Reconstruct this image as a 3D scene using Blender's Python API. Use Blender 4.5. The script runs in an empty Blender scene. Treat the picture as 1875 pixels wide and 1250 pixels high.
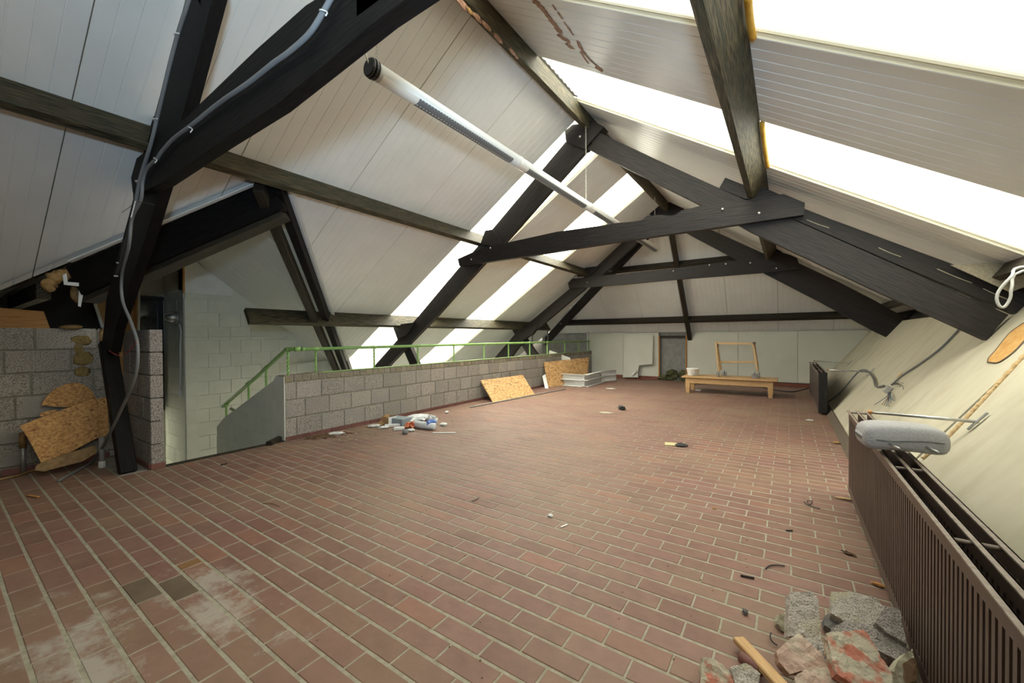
import bpy, bmesh, math, random
from mathutils import Vector, Matrix, noise
random.seed(7)
S = bpy.context.scene
COL = S.collection
PI = math.pi
# ------------------------------------------------------------------ camera
F = 737.0
YAW, PIT, ROL = (math.radians(v) for v in (34.4, -0.66, -0.36))
H = 1.25
def _rot(yaw, pitch, roll):
    cy, sy = math.cos(yaw), math.sin(yaw)
    f = Vector((-sy, cy, 0)); r = Vector((cy, sy, 0)); u = Vector((0, 0, 1))
    f2 = f*math.cos(pitch)+u*math.sin(pitch); u2 = -f*math.sin(pitch)+u*math.cos(pitch)
    return r*math.cos(roll)+u2*math.sin(roll), -r*math.sin(roll)+u2*math.cos(roll), f2
RV, UV, FV = _rot(YAW, PIT, ROL)
CP = Vector((0, 0, H))
cam = bpy.data.cameras.new('camera'); camo = bpy.data.objects.new('camera', cam); COL.objects.link(camo)
cam.sensor_width = 36.0; cam.lens = F/1875*36; cam.clip_start = 0.02
camo.matrix_world = Matrix((( RV.x, UV.x, -FV.x, 0), (RV.y, UV.y, -FV.y, 0), (RV.z, UV.z, -FV.z, H), (0, 0, 0, 1)))
S.camera = camo
# ------------------------------------------------------------------ light and exposure
world = bpy.data.worlds.new('overcast_sky'); S.world = world; world.use_nodes = True
wn = world.node_tree.nodes; wl = world.node_tree.links
bg = wn['Background']; bg.inputs['Strength'].default_value = 16.0
tc = wn.new('ShaderNodeTexCoord'); sp = wn.new('ShaderNodeSeparateXYZ'); rp = wn.new('ShaderNodeValToRGB')
mz = wn.new('ShaderNodeMapRange'); mz.inputs[1].default_value = -1.0; mz.inputs[2].default_value = 1.0
wl.new(tc.outputs['Generated'], sp.inputs[0]); wl.new(sp.outputs['Z'], mz.inputs[0]); wl.new(mz.outputs[0], rp.inputs[0]); wl.new(rp.outputs[0], bg.inputs['Color'])
e_ = rp.color_ramp.elements.new(.49); e_.color = (.10, .10, .08, 1); e_ = rp.color_ramp.elements.new(.51); e_.color = (.24, .235, .20, 1)   # dim ground below the horizon
rp.color_ramp.elements[0].color = (0.10, 0.10, 0.08, 1); rp.color_ramp.elements[-1].color = (1.0, 0.98, 0.84, 1)
# the photographer's flash, held a little above the camera and aimed up at the roof (its shadows of the beam and lamp show on the lining)
fd = bpy.data.lights.new('camera_flash', 'SPOT'); fd.energy = 330; fd.color = (0.58, 0.80, 1.0); fd.shadow_soft_size = 0.09
fd.spot_size = math.radians(136); fd.spot_blend = 1.0
fo_ = bpy.data.objects.new('camera_flash', fd); COL.objects.link(fo_); fo_.location = (0.08, -0.12, 1.66)
fo_.rotation_euler = (Vector((-2.4, 3.4, 3.7))-Vector((0.08, -0.12, 1.66))).to_track_quat('-Z', 'Y').to_euler()
S.view_settings.view_transform = 'Standard'; S.view_settings.look = 'None'
S.view_settings.gamma = 1.0; S.view_settings.use_curve_mapping = False
S.view_settings.exposure = 0.0

# ------------------------------------------------------------------ measuring helpers: a sight line meets a real plane
def ray(x, y): return FV + RV*((x-937.5)/F) - UV*((y-625)/F)
def onz(x, y, z=0.0): d = ray(x, y); return CP + d*((z-H)/d.z)
def onx(x, y, X): d = ray(x, y); return CP + d*(X/d.x)
def ony(x, y, Y): d = ray(x, y); return CP + d*(Y/d.y)
def onpl(x, y, p0, n): d = ray(x, y); return CP + d*((Vector(p0)-CP).dot(n)/d.dot(n))
def px(P):
    v = Vector(P)-CP; z = v.dot(FV)
    return (937.5+F*v.dot(RV)/z, 625-F*v.dot(UV)/z, z)
X0, ZR, TL, TR = -2.25, 4.27, 0.665, 0.655
YFAR = 11.8
def onL(x, y): return onpl(x, y, (X0, 0, ZR), Vector((-TL, 0, 1)))
def onR(x, y): return onpl(x, y, (X0, 0, ZR), Vector((TR, 0, 1)))
SLN = Vector((-1.059, 0, .774)).normalized(); SLP = (.739, 0, .291)
def onS(x, y, off=0): return onpl(x, y, Vector(SLP)+SLN*off, SLN)

# ------------------------------------------------------------------ materials
MATS = {}
def newmat(name):
    m = bpy.data.materials.new(name); m.use_nodes = True; MATS[name] = m
    return m, m.node_tree.nodes, m.node_tree.links, m.node_tree.nodes['Principled BSDF']
def mat(name, c1, c2=None, scale=6, rough=.7, stretch=(1, 1, 1), bump=0, detail=6, lo=.35, hi=.65, metal=0, rnd=0, c3=None, s3=2.0, t3=(.55, .62), spec=.5, bscale=None):
    m, n, l, b = newmat(name)
    b.inputs['Roughness'].default_value = rough; b.inputs['Metallic'].default_value = metal
    b.inputs['Specular IOR Level'].default_value = spec
    t = n.new('ShaderNodeTexCoord'); mp = n.new('ShaderNodeMapping'); mp.inputs['Scale'].default_value = stretch
    l.new(t.outputs['Object'], mp.inputs[0])
    vec = mp.outputs[0]
    oi = n.new('ShaderNodeObjectInfo')
    if rnd >= 0:
        ad = n.new('ShaderNodeVectorMath'); ad.operation = 'ADD'
        cm = n.new('ShaderNodeMath'); cm.operation = 'MULTIPLY'; cm.inputs[1].default_value = 37.0
        l.new(oi.outputs['Random'], cm.inputs[0]); l.new(mp.outputs[0], ad.inputs[0]); l.new(cm.outputs[0], ad.inputs[1]); vec = ad.outputs[0]
    nz = n.new('ShaderNodeTexNoise'); nz.inputs['Scale'].default_value = scale; nz.inputs['Detail'].default_value = detail
    l.new(vec, nz.inputs['Vector'])
    cr = n.new('ShaderNodeValToRGB'); cr.color_ramp.elements[0].position = lo; cr.color_ramp.elements[1].position = hi
    cr.color_ramp.elements[0].color = (*c1, 1); cr.color_ramp.elements[1].color = (*(c2 or c1), 1)
    l.new(nz.outputs[0], cr.inputs[0]); out = cr.outputs[0]
    if c3:
        n3 = n.new('ShaderNodeTexNoise'); n3.inputs['Scale'].default_value = s3; n3.inputs['Detail'].default_value = 5
        l.new(vec, n3.inputs['Vector'])
        r3 = n.new('ShaderNodeValToRGB'); r3.color_ramp.elements[0].position = t3[0]; r3.color_ramp.elements[1].position = t3[1]
        l.new(n3.outputs[0], r3.inputs[0])
        mx = n.new('ShaderNodeMixRGB'); mx.inputs[2].default_value = (*c3, 1); l.new(r3.outputs[0], mx.inputs[0]); l.new(out, mx.inputs[1]); out = mx.outputs[0]
    if rnd > 0:
        hs = n.new('ShaderNodeHueSaturation'); mr = n.new('ShaderNodeMapRange')
        mr.inputs[3].default_value = 1-rnd; mr.inputs[4].default_value = 1+rnd
        l.new(oi.outputs['Random'], mr.inputs[0]); l.new(mr.outputs[0], hs.inputs['Value']); l.new(out, hs.inputs['Color']); out = hs.outputs[0]
    l.new(out, b.inputs['Base Color'])
    if bump:
        nb = nz
        if bscale:
            nb = n.new('ShaderNodeTexNoise'); nb.inputs['Scale'].default_value = bscale; nb.inputs['Detail'].default_value = 4; l.new(vec, nb.inputs['Vector'])
        bp = n.new('ShaderNodeBump'); bp.inputs['Strength'].default_value = bump; bp.inputs['Distance'].default_value = .01
        l.new(nb.outputs[0], bp.inputs['Height']); l.new(bp.outputs[0], b.inputs['Normal'])
    return m
G = (1.2, 16, 16)   # grain runs along local x
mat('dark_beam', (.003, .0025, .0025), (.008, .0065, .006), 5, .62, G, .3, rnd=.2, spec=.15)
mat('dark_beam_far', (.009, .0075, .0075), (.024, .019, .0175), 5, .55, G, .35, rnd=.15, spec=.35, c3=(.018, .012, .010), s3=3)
mat('green_beam', (.018, .015, .008), (.115, .092, .050), 6, .6, G, .45, rnd=.1, lo=.38, hi=.68, c3=(.020, .026, .016), s3=3.5, t3=(.52, .68), spec=.35)
mat('dark_green_beam', (.012, .0095, .006), (.036, .028, .017), 6, .6, G, .35, rnd=.1, spec=.4)
mat('panel_white', (.76, .76, .74), (.80, .80, .78), 3, .3, (1, 1, 1), 0, rnd=.02, spec=.16)
mat('panel_wing', (.68, .68, .64), (.72, .72, .68), 3, .45, (1, 1, 1), 0, rnd=.02)
mat('panel_edge', (.70, .66, .52), (.74, .70, .58), 3, .6)
mat('seam_dark', (.06, .05, .04), None, 3, .8)
mat('roof_deck', (.10, .09, .08), None, 3, .9)
mat('pale_board', (.66, .66, .57), (.70, .70, .61), 2, .5, c3=(.60, .59, .50), s3=1.3, t3=(.55, .8))
mat('slant_board', (.52, .485, .37), (.56, .525, .41), 3, .6, (1.4, 3, 3), .05, c3=(.42, .38, .275), s3=1.6, t3=(.5, .8), bscale=60)
mat('painted_block', (.66, .66, .58), (.72, .72, .64), 5, .7, bump=.5, bscale=90, rnd=.03)
mat('painted_block_grey', (.70, .70, .62), (.75, .75, .68), 5, .7, bump=.5, bscale=90, rnd=.03)
mat('grey_block', (.20, .175, .15), (.42, .385, .34), 95, .95, bump=.9, detail=3, lo=.38, hi=.52, rnd=.12, c3=(.33, .31, .28), s3=3)
mat('pillar_block', (.16, .14, .13), (.42, .38, .35), 110, .95, bump=.9, detail=3, lo=.4, hi=.55, rnd=.12)
mat('cap_block', (.20, .17, .13), (.36, .32, .25), 70, .95, bump=.8, detail=3, rnd=.2, c3=(.3, .25, .16), s3=5)
mat('mortar', (.27, .25, .185), (.36, .335, .26), 30, .95, bump=.5)
mat('skirting_tile', (.15, .06, .05), (.20, .085, .07), 6, .6, rnd=.12)
mat('skirting_red', (.19, .055, .03), (.24, .075, .045), 6, .6, rnd=.1)
mat('pale_concrete', (.50, .49, .44), (.58, .57, .52), 9, .9, bump=.3)
mat('concrete', (.20, .19, .165), (.30, .28, .25), 9, .9, bump=.5)
mat('osb', (.40, .18, .05), (.72, .42, .16), 42, .7, (1, 1.3, 1), .3, detail=2, lo=.3, hi=.68, c3=(.26, .12, .035), s3=24, t3=(.63, .67))
mat('osb_far', (.46, .25, .09), (.74, .46, .21), 20, .7, (1, 1.8, 1), .3, detail=3, lo=.38, hi=.6, c3=(.30, .15, .055), s3=11, t3=(.60, .66))
mat('foam', (.34, .19, .06), (.50, .31, .12), 25, .6, bump=.6)
mat('foam_dark', (.20, .12, .04), (.33, .2, .08), 25, .6, bump=.6)
mat('foam_stain', (.22, .15, .05), (.34, .24, .09), 40, .8, bump=.3)
mat('glue_brown', (.22, .11, .065), (.46, .26, .17), 40, .7, bump=.8)
mat('pine', (.50, .30, .13), (.62, .40, .19), 5, .45, G, .1, rnd=.04, c3=(.40, .22, .09), s3=5, t3=(.6, .75))
mat('pale_pine', (.50, .33, .16), (.60, .42, .22), 6, .5, G, .1, rnd=.05)
mat('door_ply', (.42, .24, .10), (.50, .30, .13), 4, .6, G)
mat('orange_wood', (.42, .19, .05), (.55, .28, .09), 5, .7, G, .2)
mat('white_paint', (.72, .72, .70), (.78, .78, .76), 5, .5)
mat('white_plastic', (.78, .78, .76), None, 5, .35)
mat('lamp_body', (.80, .79, .74), (.84, .83, .80), 3, .3)
mat('lamp_louvre', (.72, .74, .76), None, 3, .4)
mat('louvre_gap', (.16, .17, .18), None, 3, .6)
mat('black_plastic', (.012, .012, .012), None, 3, .4)
mat('chain', (.55, .54, .50), None, 3, .35, metal=.8)
mat('green_paint', (.23, .42, .11), (.28, .48, .15), 8, .4, bump=.05)
mat('radiator_brown', (.085, .058, .046), (.105, .073, .058), 9, .42, rnd=.03)
mat('radiator_dark', (.012, .010, .009), (.02, .016, .014), 9, .5)
mat('radiator_edge', (.15, .11, .085), (.24, .19, .15), 40, .5)
mat('steel', (.45, .45, .44), (.58, .58, .56), 20, .35, metal=.8)
mat('galvanised', (.30, .30, .29), (.42, .42, .41), 20, .5, metal=.6)
mat('cable_grey', (.16, .165, .17), (.20, .205, .21), 4, .5)
mat('cable_light', (.42, .42, .40), None, 4, .5)
mat('cable_dark', (.035, .035, .035), None, 4, .5)
mat('cable_white', (.62, .58, .48), None, 4, .5)
mat('wire_red', (.45, .03, .03), None, 4, .5)
mat('wire_blue', (.06, .2, .34), None, 4, .5)
mat('wire_brown', (.14, .07, .045), None, 4, .5)
mat('fabric_grey', (.40, .395, .40), (.47, .465, .47), 120, .9, bump=.3)
mat('rope', (.42, .29, .14), (.60, .44, .24), 60, .9, bump=.8)
mat('aerated', (.34, .31, .27), (.56, .51, .45), 150, .95, bump=1.0, detail=3, lo=.36, hi=.50, c3=(.5, .46, .33), s3=5, t3=(.52, .6))
mat('aerated_grey', (.24, .22, .20), (.46, .42, .38), 150, .95, bump=1.0, detail=3, lo=.38, hi=.52)
mat('dark_stone', (.13, .125, .12), (.19, .18, .175), 20, .9, bump=.6)
mat('brick_rubble', (.48, .16, .10), (.56, .24, .17), 9, .9, bump=.9, c3=(.52, .47, .36), s3=16, t3=(.44, .52), bscale=40)
mat('brick_rubble_pale', (.45, .30, .24), (.55, .42, .34), 9, .9, bump=.9, c3=(.52, .47, .36), s3=7, t3=(.45, .55), bscale=40)
mat('mortar_lump', (.36, .33, .24), (.48, .45, .33), 20, .95, bump=1.0)
mat('cardboard', (.42, .25, .11), (.5, .31, .15), 5, .8)
mat('grey_card', (.26, .31, .34), None, 5, .7)
mat('paper', (.68, .68, .66), (.76, .76, .74), 20, .7, bump=.3)
mat('bubble_wrap', (.62, .65, .67), (.74, .76, .77), 50, .4, bump=.8)
mat('red_trash', (.5, .09, .05), (.6, .25, .1), 20, .6)
mat('blue_trash', (.05, .13, .45), None, 5, .5)
mat('black_trash', (.02, .02, .02), None, 5, .7)
mat('dust_brown', (.12, .07, .04), (.2, .12, .06), 20, .9)
mat('rust_wood', (.085, .065, .045), (.14, .11, .08), 12, .8, G)
mat('yellow_paper', (.55, .48, .26), None, 5, .8)
mat('moss', (.05, .055, .02), (.14, .13, .06), 30, .95, bump=1.0)
mat('grey_felt', (.24, .24, .23), (.32, .31, .30), 8, .8)
mat('netting', (.28, .25, .18), (.38, .34, .26), 80, .9)
mat('wheel_grey', (.22, .22, .22), (.27, .27, .27), 6, .6)
mat('dark_room', (.020, .017, .014), None, 3, .9)  # near-black; in the wing it paints the unlit depth
mat('insulation', (.50, .26, .07), (.60, .36, .13), 20, .8, bump=.6)
mat('edge_tape', (.55, .30, .03), (.70, .45, .08), 8, .5)

def floor_material():
    m, n, l, b = newmat('floor_brick'); b.inputs['Roughness'].default_value = .55; b.inputs['Specular IOR Level'].default_value = .35
    g = n.new('ShaderNodeNewGeometry'); s = n.new('ShaderNodeSeparateXYZ'); l.new(g.outputs['Position'], s.inputs[0])
    def mth(op, a, c=None):
        q = n.new('ShaderNodeMath'); q.operation = op
        for i, v in ((0, a), (1, c)):
            if v is None: continue
            if isinstance(v, (int, float)): q.inputs[i].default_value = v
            else: l.new(v, q.inputs[i])
        return q.outputs[0]
    row = mth('FLOOR', mth('DIVIDE', mth('SUBTRACT', s.outputs['Y'], FY0), FPY))
    odd = mth('MULTIPLY', mth('PINGPONG', row, 1.0), FPX/2)
    col = mth('FLOOR', mth('DIVIDE', mth('SUBTRACT', mth('SUBTRACT', s.outputs['X'], FX0), odd), FPX))
    cb = n.new('ShaderNodeCombineXYZ'); l.new(row, cb.inputs[0]); l.new(col, cb.inputs[1])
    w = n.new('ShaderNodeTexWhiteNoise'); w.noise_dimensions = '2D'; l.new(cb.outputs[0], w.inputs['Vector'])
    cr = n.new('ShaderNodeValToRGB'); e = cr.color_ramp.elements
    e[0].position = 0; e[0].color = (.165, .082, .064, 1); e[1].position = 1; e[1].color = (.250, .112, .083, 1)
    for p, c in ((.18, (.205, .100, .086, 1)), (.35, (.178, .094, .075, 1)), (.5, (.225, .118, .100, 1)), (.65, (.205, .098, .085, 1)), (.8, (.195, .108, .085, 1))):
        x = e.new(p); x.color = c
    l.new(w.outputs['Value'], cr.inputs[0])
    nz = n.new('ShaderNodeTexNoise'); nz.inputs['Scale'].default_value = 14; nz.inputs['Detail'].default_value = 8; l.new(g.outputs['Position'], nz.inputs['Vector'])
    mr = n.new('ShaderNodeMapRange'); mr.inputs[3].default_value = .72; mr.inputs[4].default_value = 1.3; l.new(nz.outputs[0], mr.inputs[0])
    v = n.new('ShaderNodeVectorMath'); v.operation = 'SCALE'; l.new(cr.outputs[0], v.inputs[0]); l.new(mr.outputs[0], v.inputs['Scale'])
    # dust film, thicker in patches
    nd = n.new('ShaderNodeTexNoise'); nd.inputs['Scale'].default_value = .9; nd.inputs['Detail'].default_value = 7; nd.inputs['Roughness'].default_value = .65; l.new(g.outputs['Position'], nd.inputs['Vector'])
    rd = n.new('ShaderNodeMapRange'); rd.inputs[1].default_value = .42; rd.inputs[2].default_value = .75; rd.inputs[3].default_value = .10; rd.inputs[4].default_value = .58; l.new(nd.outputs[0], rd.inputs[0])
    mx = n.new('ShaderNodeMixRGB'); mx.inputs[2].default_value = (.31, .235, .15, 1); l.new(rd.outputs[0], mx.inputs[0]); l.new(v.outputs[0], mx.inputs[1])
    # white lime bloom: a stain on the left of the floor
    def blob(cx, cy, rx, ry):
        return mth('SQRT', mth('ADD', mth('POWER', mth('DIVIDE', mth('SUBTRACT', s.outputs['X'], cx), rx), 2), mth('POWER', mth('DIVIDE', mth('SUBTRACT', s.outputs['Y'], cy), ry), 2)))
    d = mth('MINIMUM', blob(-2.25, .33, .62, .2), blob(-2.3, .78, .5, .22))
    d = mth('MINIMUM', d, blob(-2.05, .05, .7, .26))
    ns = n.new('ShaderNodeTexNoise'); ns.inputs['Scale'].default_value = 5; ns.inputs['Detail'].default_value = 12; ns.inputs['Roughness'].default_value = .75; l.new(g.outputs['Position'], ns.inputs['Vector'])
    k = mth('SUBTRACT', mth('MULTIPLY', ns.outputs[0], 5.0), mth('ADD', mth('MULTIPLY', d, .95), 1.75))
    kk = n.new('ShaderNodeMapRange'); kk.inputs[1].default_value = 0; kk.inputs[2].default_value = .7; kk.inputs[4].default_value = .75; l.new(k, kk.inputs[0])
    m2 = n.new('ShaderNodeMixRGB'); m2.inputs[2].default_value = (.42, .39, .34, 1); l.new(kk.outputs[0], m2.inputs[0]); l.new(mx.outputs[0], m2.inputs[1])
    l.new(m2.outputs[0], b.inputs['Base Color'])
    bp = n.new('ShaderNodeBump'); bp.inputs['Strength'].default_value = .25; bp.inputs['Distance'].default_value = .01; l.new(nz.outputs[0], bp.inputs['Height']); l.new(bp.outputs[0], b.inputs['Normal'])
FY0, FPY, FX0, FPX = 2.98-.1108*60, .1108, .0175-.255*60, .255
floor_material()
mat('brick_greybrown', (.115, .082, .055), (.15, .11, .075), 8, .6)
mat('brick_orange', (.20, .105, .04), (.25, .13, .055), 8, .6)

def skylight_material(name, tr, mixf):
    m, n, l, b = newmat(name)
    n.remove(b)
    t = n.new('ShaderNodeBsdfTransparent'); t.inputs[0].default_value = (tr, tr, tr, 1)
    d = n.new('ShaderNodeBsdfTranslucent'); d.inputs[0].default_value = (tr*.97, tr*.97, tr*.9, 1)
    x = n.new('ShaderNodeMixShader'); x.inputs[0].default_value = mixf
    l.new(t.outputs[0], x.inputs[1]); l.new(d.outputs[0], x.inputs[2]); l.new(x.outputs[0], n['Material Output'].inputs[0])
skylight_material('skylight_sheet_clear', .97, .22); skylight_material('skylight_sheet', .80, .45); skylight_material('milky_sheet', .60, .97); skylight_material('skylight_sheet_dim', .30, .5)  # the weakest sheet is dimmed on purpose to hold down near daylight
def pane_material():
    m, n, l, b = newmat('obscured_glass')
    b.inputs['Roughness'].default_value = .12; b.inputs['Base Color'].default_value = (.05, .05, .04, 1)
    nz = n.new('ShaderNodeTexNoise'); nz.inputs['Scale'].default_value = 14; nz.inputs['Distortion'].default_value = 2; bp = n.new('ShaderNodeBump'); bp.inputs['Strength'].default_value = .8
    l.new(nz.outputs[0], bp.inputs['Height']); l.new(bp.outputs[0], b.inputs['Normal'])
    t = n.new('ShaderNodeBsdfTranslucent'); t.inputs[0].default_value = (.8, .8, .75, 1); l.new(bp.outputs[0], t.inputs['Normal'])
    x = n.new('ShaderNodeMixShader'); r = n.new('ShaderNodeValToRGB'); n2 = n.new('ShaderNodeTexNoise'); n2.inputs['Scale'].default_value = 5; n2.inputs['Detail'].default_value = 4
    tc_ = n.new('ShaderNodeTexCoord'); l.new(tc_.outputs['Object'], n2.inputs['Vector'])
    r.color_ramp.elements[0].position = .5; r.color_ramp.elements[1].position = .6; r.color_ramp.elements[1].color = (.10, .10, .10, 1)
    l.new(n2.outputs[0], r.inputs[0]); l.new(r.outputs[0], x.inputs[0]); l.new(b.outputs[0], x.inputs[1]); l.new(t.outputs[0], x.inputs[2]); l.new(x.outputs[0], n['Material Output'].inputs[0])
pane_material()

# ------------------------------------------------------------------ mesh helpers
def mesh(name, V, Fc, m, parent=None, mw=None, smooth=False, kind=None):
    me = bpy.data.meshes.new(name); me.from_pydata([tuple(v) for v in V], [], Fc); me.update()
    me.materials.append(MATS[m])
    if smooth:
        for p in me.polygons: p.use_smooth = True
    o = bpy.data.objects.new(name, me); COL.objects.link(o)
    if mw is not None: o.matrix_world = mw
    if parent is not None:
        o.parent = parent; o.matrix_parent_inverse = parent.matrix_world.inverted() if parent.type != 'EMPTY' else Matrix.Identity(4)
        if parent.type == 'EMPTY':
            o.matrix_parent_inverse = Matrix.Translation(parent.location).inverted()
    if kind: o['kind'] = kind
    return o
def thing(name, label, cat, loc=(0, 0, 0), group=None, kind=None):
    o = bpy.data.objects.new(name, None); COL.objects.link(o); o.location = loc; o.empty_display_size = .1
    if kind: o['kind'] = kind
    if label: o['label'] = label
    if cat: o['category'] = cat
    if group: o['group'] = group
    return o
def tag(o, label, cat, group=None):
    o['label'] = label; o['category'] = cat
    if group: o['group'] = group
    return o
def link_child(name, me, parent, mw):
    o = bpy.data.objects.new(name, me); COL.objects.link(o); o.matrix_world = mw
    o.parent = parent
    o.matrix_parent_inverse = Matrix.Translation(parent.location).inverted()
    return o
def chbox(sx, sy, sz, c=.004):
    """box centred on origin with chamfered edges (24 verts)"""
    bm = bmesh.new(); bmesh.ops.create_cube(bm, size=1)
    for v in bm.verts: v.co = Vector((v.co.x*sx, v.co.y*sy, v.co.z*sz))
    if c > 0: bmesh.ops.bevel(bm, geom=bm.edges[:], offset=min(c, sx*.3, sy*.3, sz*.3), segments=1, affect='EDGES')
    V = [v.co.copy() for v in bm.verts]; Fc = [[v.index for v in f.verts] for f in bm.faces]; bm.free()
    return V, Fc
def frame(origin, xdir, updir):
    x = Vector(xdir).normalized(); u = Vector(updir); y = u.cross(x).normalized(); z = x.cross(y).normalized()
    o = Vector(origin)
    return Matrix(((x.x, y.x, z.x, o.x), (x.y, y.y, z.y, o.y), (x.z, y.z, z.z, o.z), (0, 0, 0, 1)))
def box(name, c, s, m, parent=None, rz=0, rot=None, ch=.004, kind=None):
    V, Fc = chbox(*s, ch)
    R = rot if rot is not None else Matrix.Rotation(rz, 4, 'Z')
    return mesh(name, V, Fc, m, parent, Matrix.Translation(c) @ R, kind=kind)
def beam(name, p0, p1, w, d, m, parent=None, up=(0, 0, 1), ch=.004, kind=None):
    """p0,p1 centre line; w sideways, d along up"""
    p0, p1 = Vector(p0), Vector(p1); L = (p1-p0).length
    V, Fc = chbox(L, w, d, ch)
    return mesh(name, V, Fc, m, parent, frame((p0+p1)/2, p1-p0, up), kind=kind)
def prism(name, pts, depth, m, parent=None, kind=None, xdir=None):
    """pts: 3D points of a planar outline, depth: vector of thickness; local x along xdir for the grain"""
    n_ = len(pts); P = [Vector(p) for p in pts]; D = Vector(depth)
    c = sum(P, Vector())/n_
    xd = Vector(xdir) if xdir else (P[1]-P[0])
    M = frame(c, xd, D if abs(xd.normalized().dot(D.normalized())) < .99 else (0, 0, 1)); Mi = M.inverted()
    V = [Mi @ p for p in P]+[Mi @ (p+D) for p in P]
    F_ = [list(range(n_)), list(range(2*n_-1, n_-1, -1))]+[[i, i+n_, (i+1) % n_+n_, (i+1) % n_] for i in range(n_)]
    bm = bmesh.new(); vs = [bm.verts.new(v) for v in V]
    for f in F_: bm.faces.new([vs[i] for i in f])
    bmesh.ops.recalc_face_normals(bm, faces=bm.faces[:])
    big = [f for f in bm.faces if len(f.verts) > 4]
    if big: bmesh.ops.triangulate(bm, faces=big)
    bm.verts.index_update()
    V = [v.co.copy() for v in bm.verts]; Fc = [[v.index for v in f.verts] for f in bm.faces]; bm.free()
    return mesh(name, V, Fc, m, parent, M, kind=kind)
def smoothpath(P, sub=4):
    P = [Vector(p) for p in P]
    if len(P) < 3 or sub < 2: return P
    Q = [P[0]*2-P[1]]+P+[P[-1]*2-P[-2]]; out = []
    for i in range(1, len(Q)-2):
        a, b, c, d = Q[i-1:i+3]
        for k in range(sub):
            t = k/sub
            out.append(.5*((2*b)+(c-a)*t+(2*a-5*b+4*c-d)*t*t+(3*b-a-3*c+d)*t**3))
    return out+[P[-1]]
def tubeVF(P, r, n_=8, rr=None, flat=None):
    V, Fc = [], []; N = len(P); prev = None
    for i, p in enumerate(P):
        t = (P[min(i+1, N-1)]-P[max(i-1, 0)]).normalized()
        a = prev if prev is not None else (Vector((0, 0, 1)) if abs(t.z) < .9 else Vector((1, 0, 0)))
        u = (a-t*a.dot(t)).normalized(); prev = u; w = t.cross(u)
        q = rr[i] if rr else r
        for k in range(n_):
            an = 2*PI*k/n_; d = u*math.cos(an)*q+w*math.sin(an)*q
            if flat is not None: d = d-flat*(d.dot(flat)*.75)
            V.append(p+d)
    for i in range(N-1):
        for k in range(n_):
            Fc.append([i*n_+k, i*n_+(k+1) % n_, (i+1)*n_+(k+1) % n_, (i+1)*n_+k])
    Fc.append(list(range(n_-1, -1, -1))); Fc.append([(N-1)*n_+k for k in range(n_)])
    return V, Fc
def tube(name, P, r, m, parent=None, sub=4, n_=8, rr=None, flat=None, kind=None):
    V, Fc = tubeVF(smoothpath(P, sub), r, n_, rr if sub < 2 else None, flat)
    return mesh(name, V, Fc, m, parent, smooth=True, kind=kind)
def lathe(name, prof, c, m, parent=None, n_=20, axis=None):
    V, Fc = [], []
    for r, z in prof:
        for k in range(n_):
            a = 2*PI*k/n_; V.append(Vector((r*math.cos(a), r*math.sin(a), z)))
    for i in range(len(prof)-1):
        for k in range(n_):
            Fc.append([i*n_+k, i*n_+(k+1) % n_, (i+1)*n_+(k+1) % n_, (i+1)*n_+k])
    Fc.append(list(range(n_-1, -1, -1))); Fc.append([(len(prof)-1)*n_+k for k in range(n_)])
    M = Matrix.Translation(c) @ (Vector((0, 0, 1)).rotation_difference(Vector(axis)).to_matrix().to_4x4() if axis else Matrix.Identity(4))
    return mesh(name, V, Fc, m, parent, M, smooth=True)
def lump(name, c, s, m, parent=None, seed=0, amp=.25, sub=2, rot=None, boxy=0.0, freq=2.2):
    bm = bmesh.new()
    if boxy:
        bmesh.ops.create_cube(bm, size=2); bmesh.ops.subdivide_edges(bm, edges=bm.edges[:], cuts=4, use_grid_fill=True)
    else: bmesh.ops.create_icosphere(bm, subdivisions=sub, radius=1)
    for v in bm.verts:
        q = v.co.copy(); d = noise.noise(q*freq+Vector((seed*7.3, seed*3.1, seed)))+.5*noise.noise(q*freq*2.7+Vector((seed, 9, seed*5)))
        co = q.normalized()
        if boxy: v.co = q*(1+amp*d) ; 
        else: v.co = q*(1+amp*d*1.6)
        v.co = Vector((v.co.x*s[0]/2, v.co.y*s[1]/2, v.co.z*s[2]/2))
    if boxy:
        pass
    V = [v.co.copy() for v in bm.verts]; Fc = [[v.index for v in f.verts] for f in bm.faces]; bm.free()
    M = Matrix.Translation(c) @ (rot if rot is not None else Matrix.Identity(4))
    return mesh(name, V, Fc, m, parent, M, smooth=not boxy)

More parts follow.
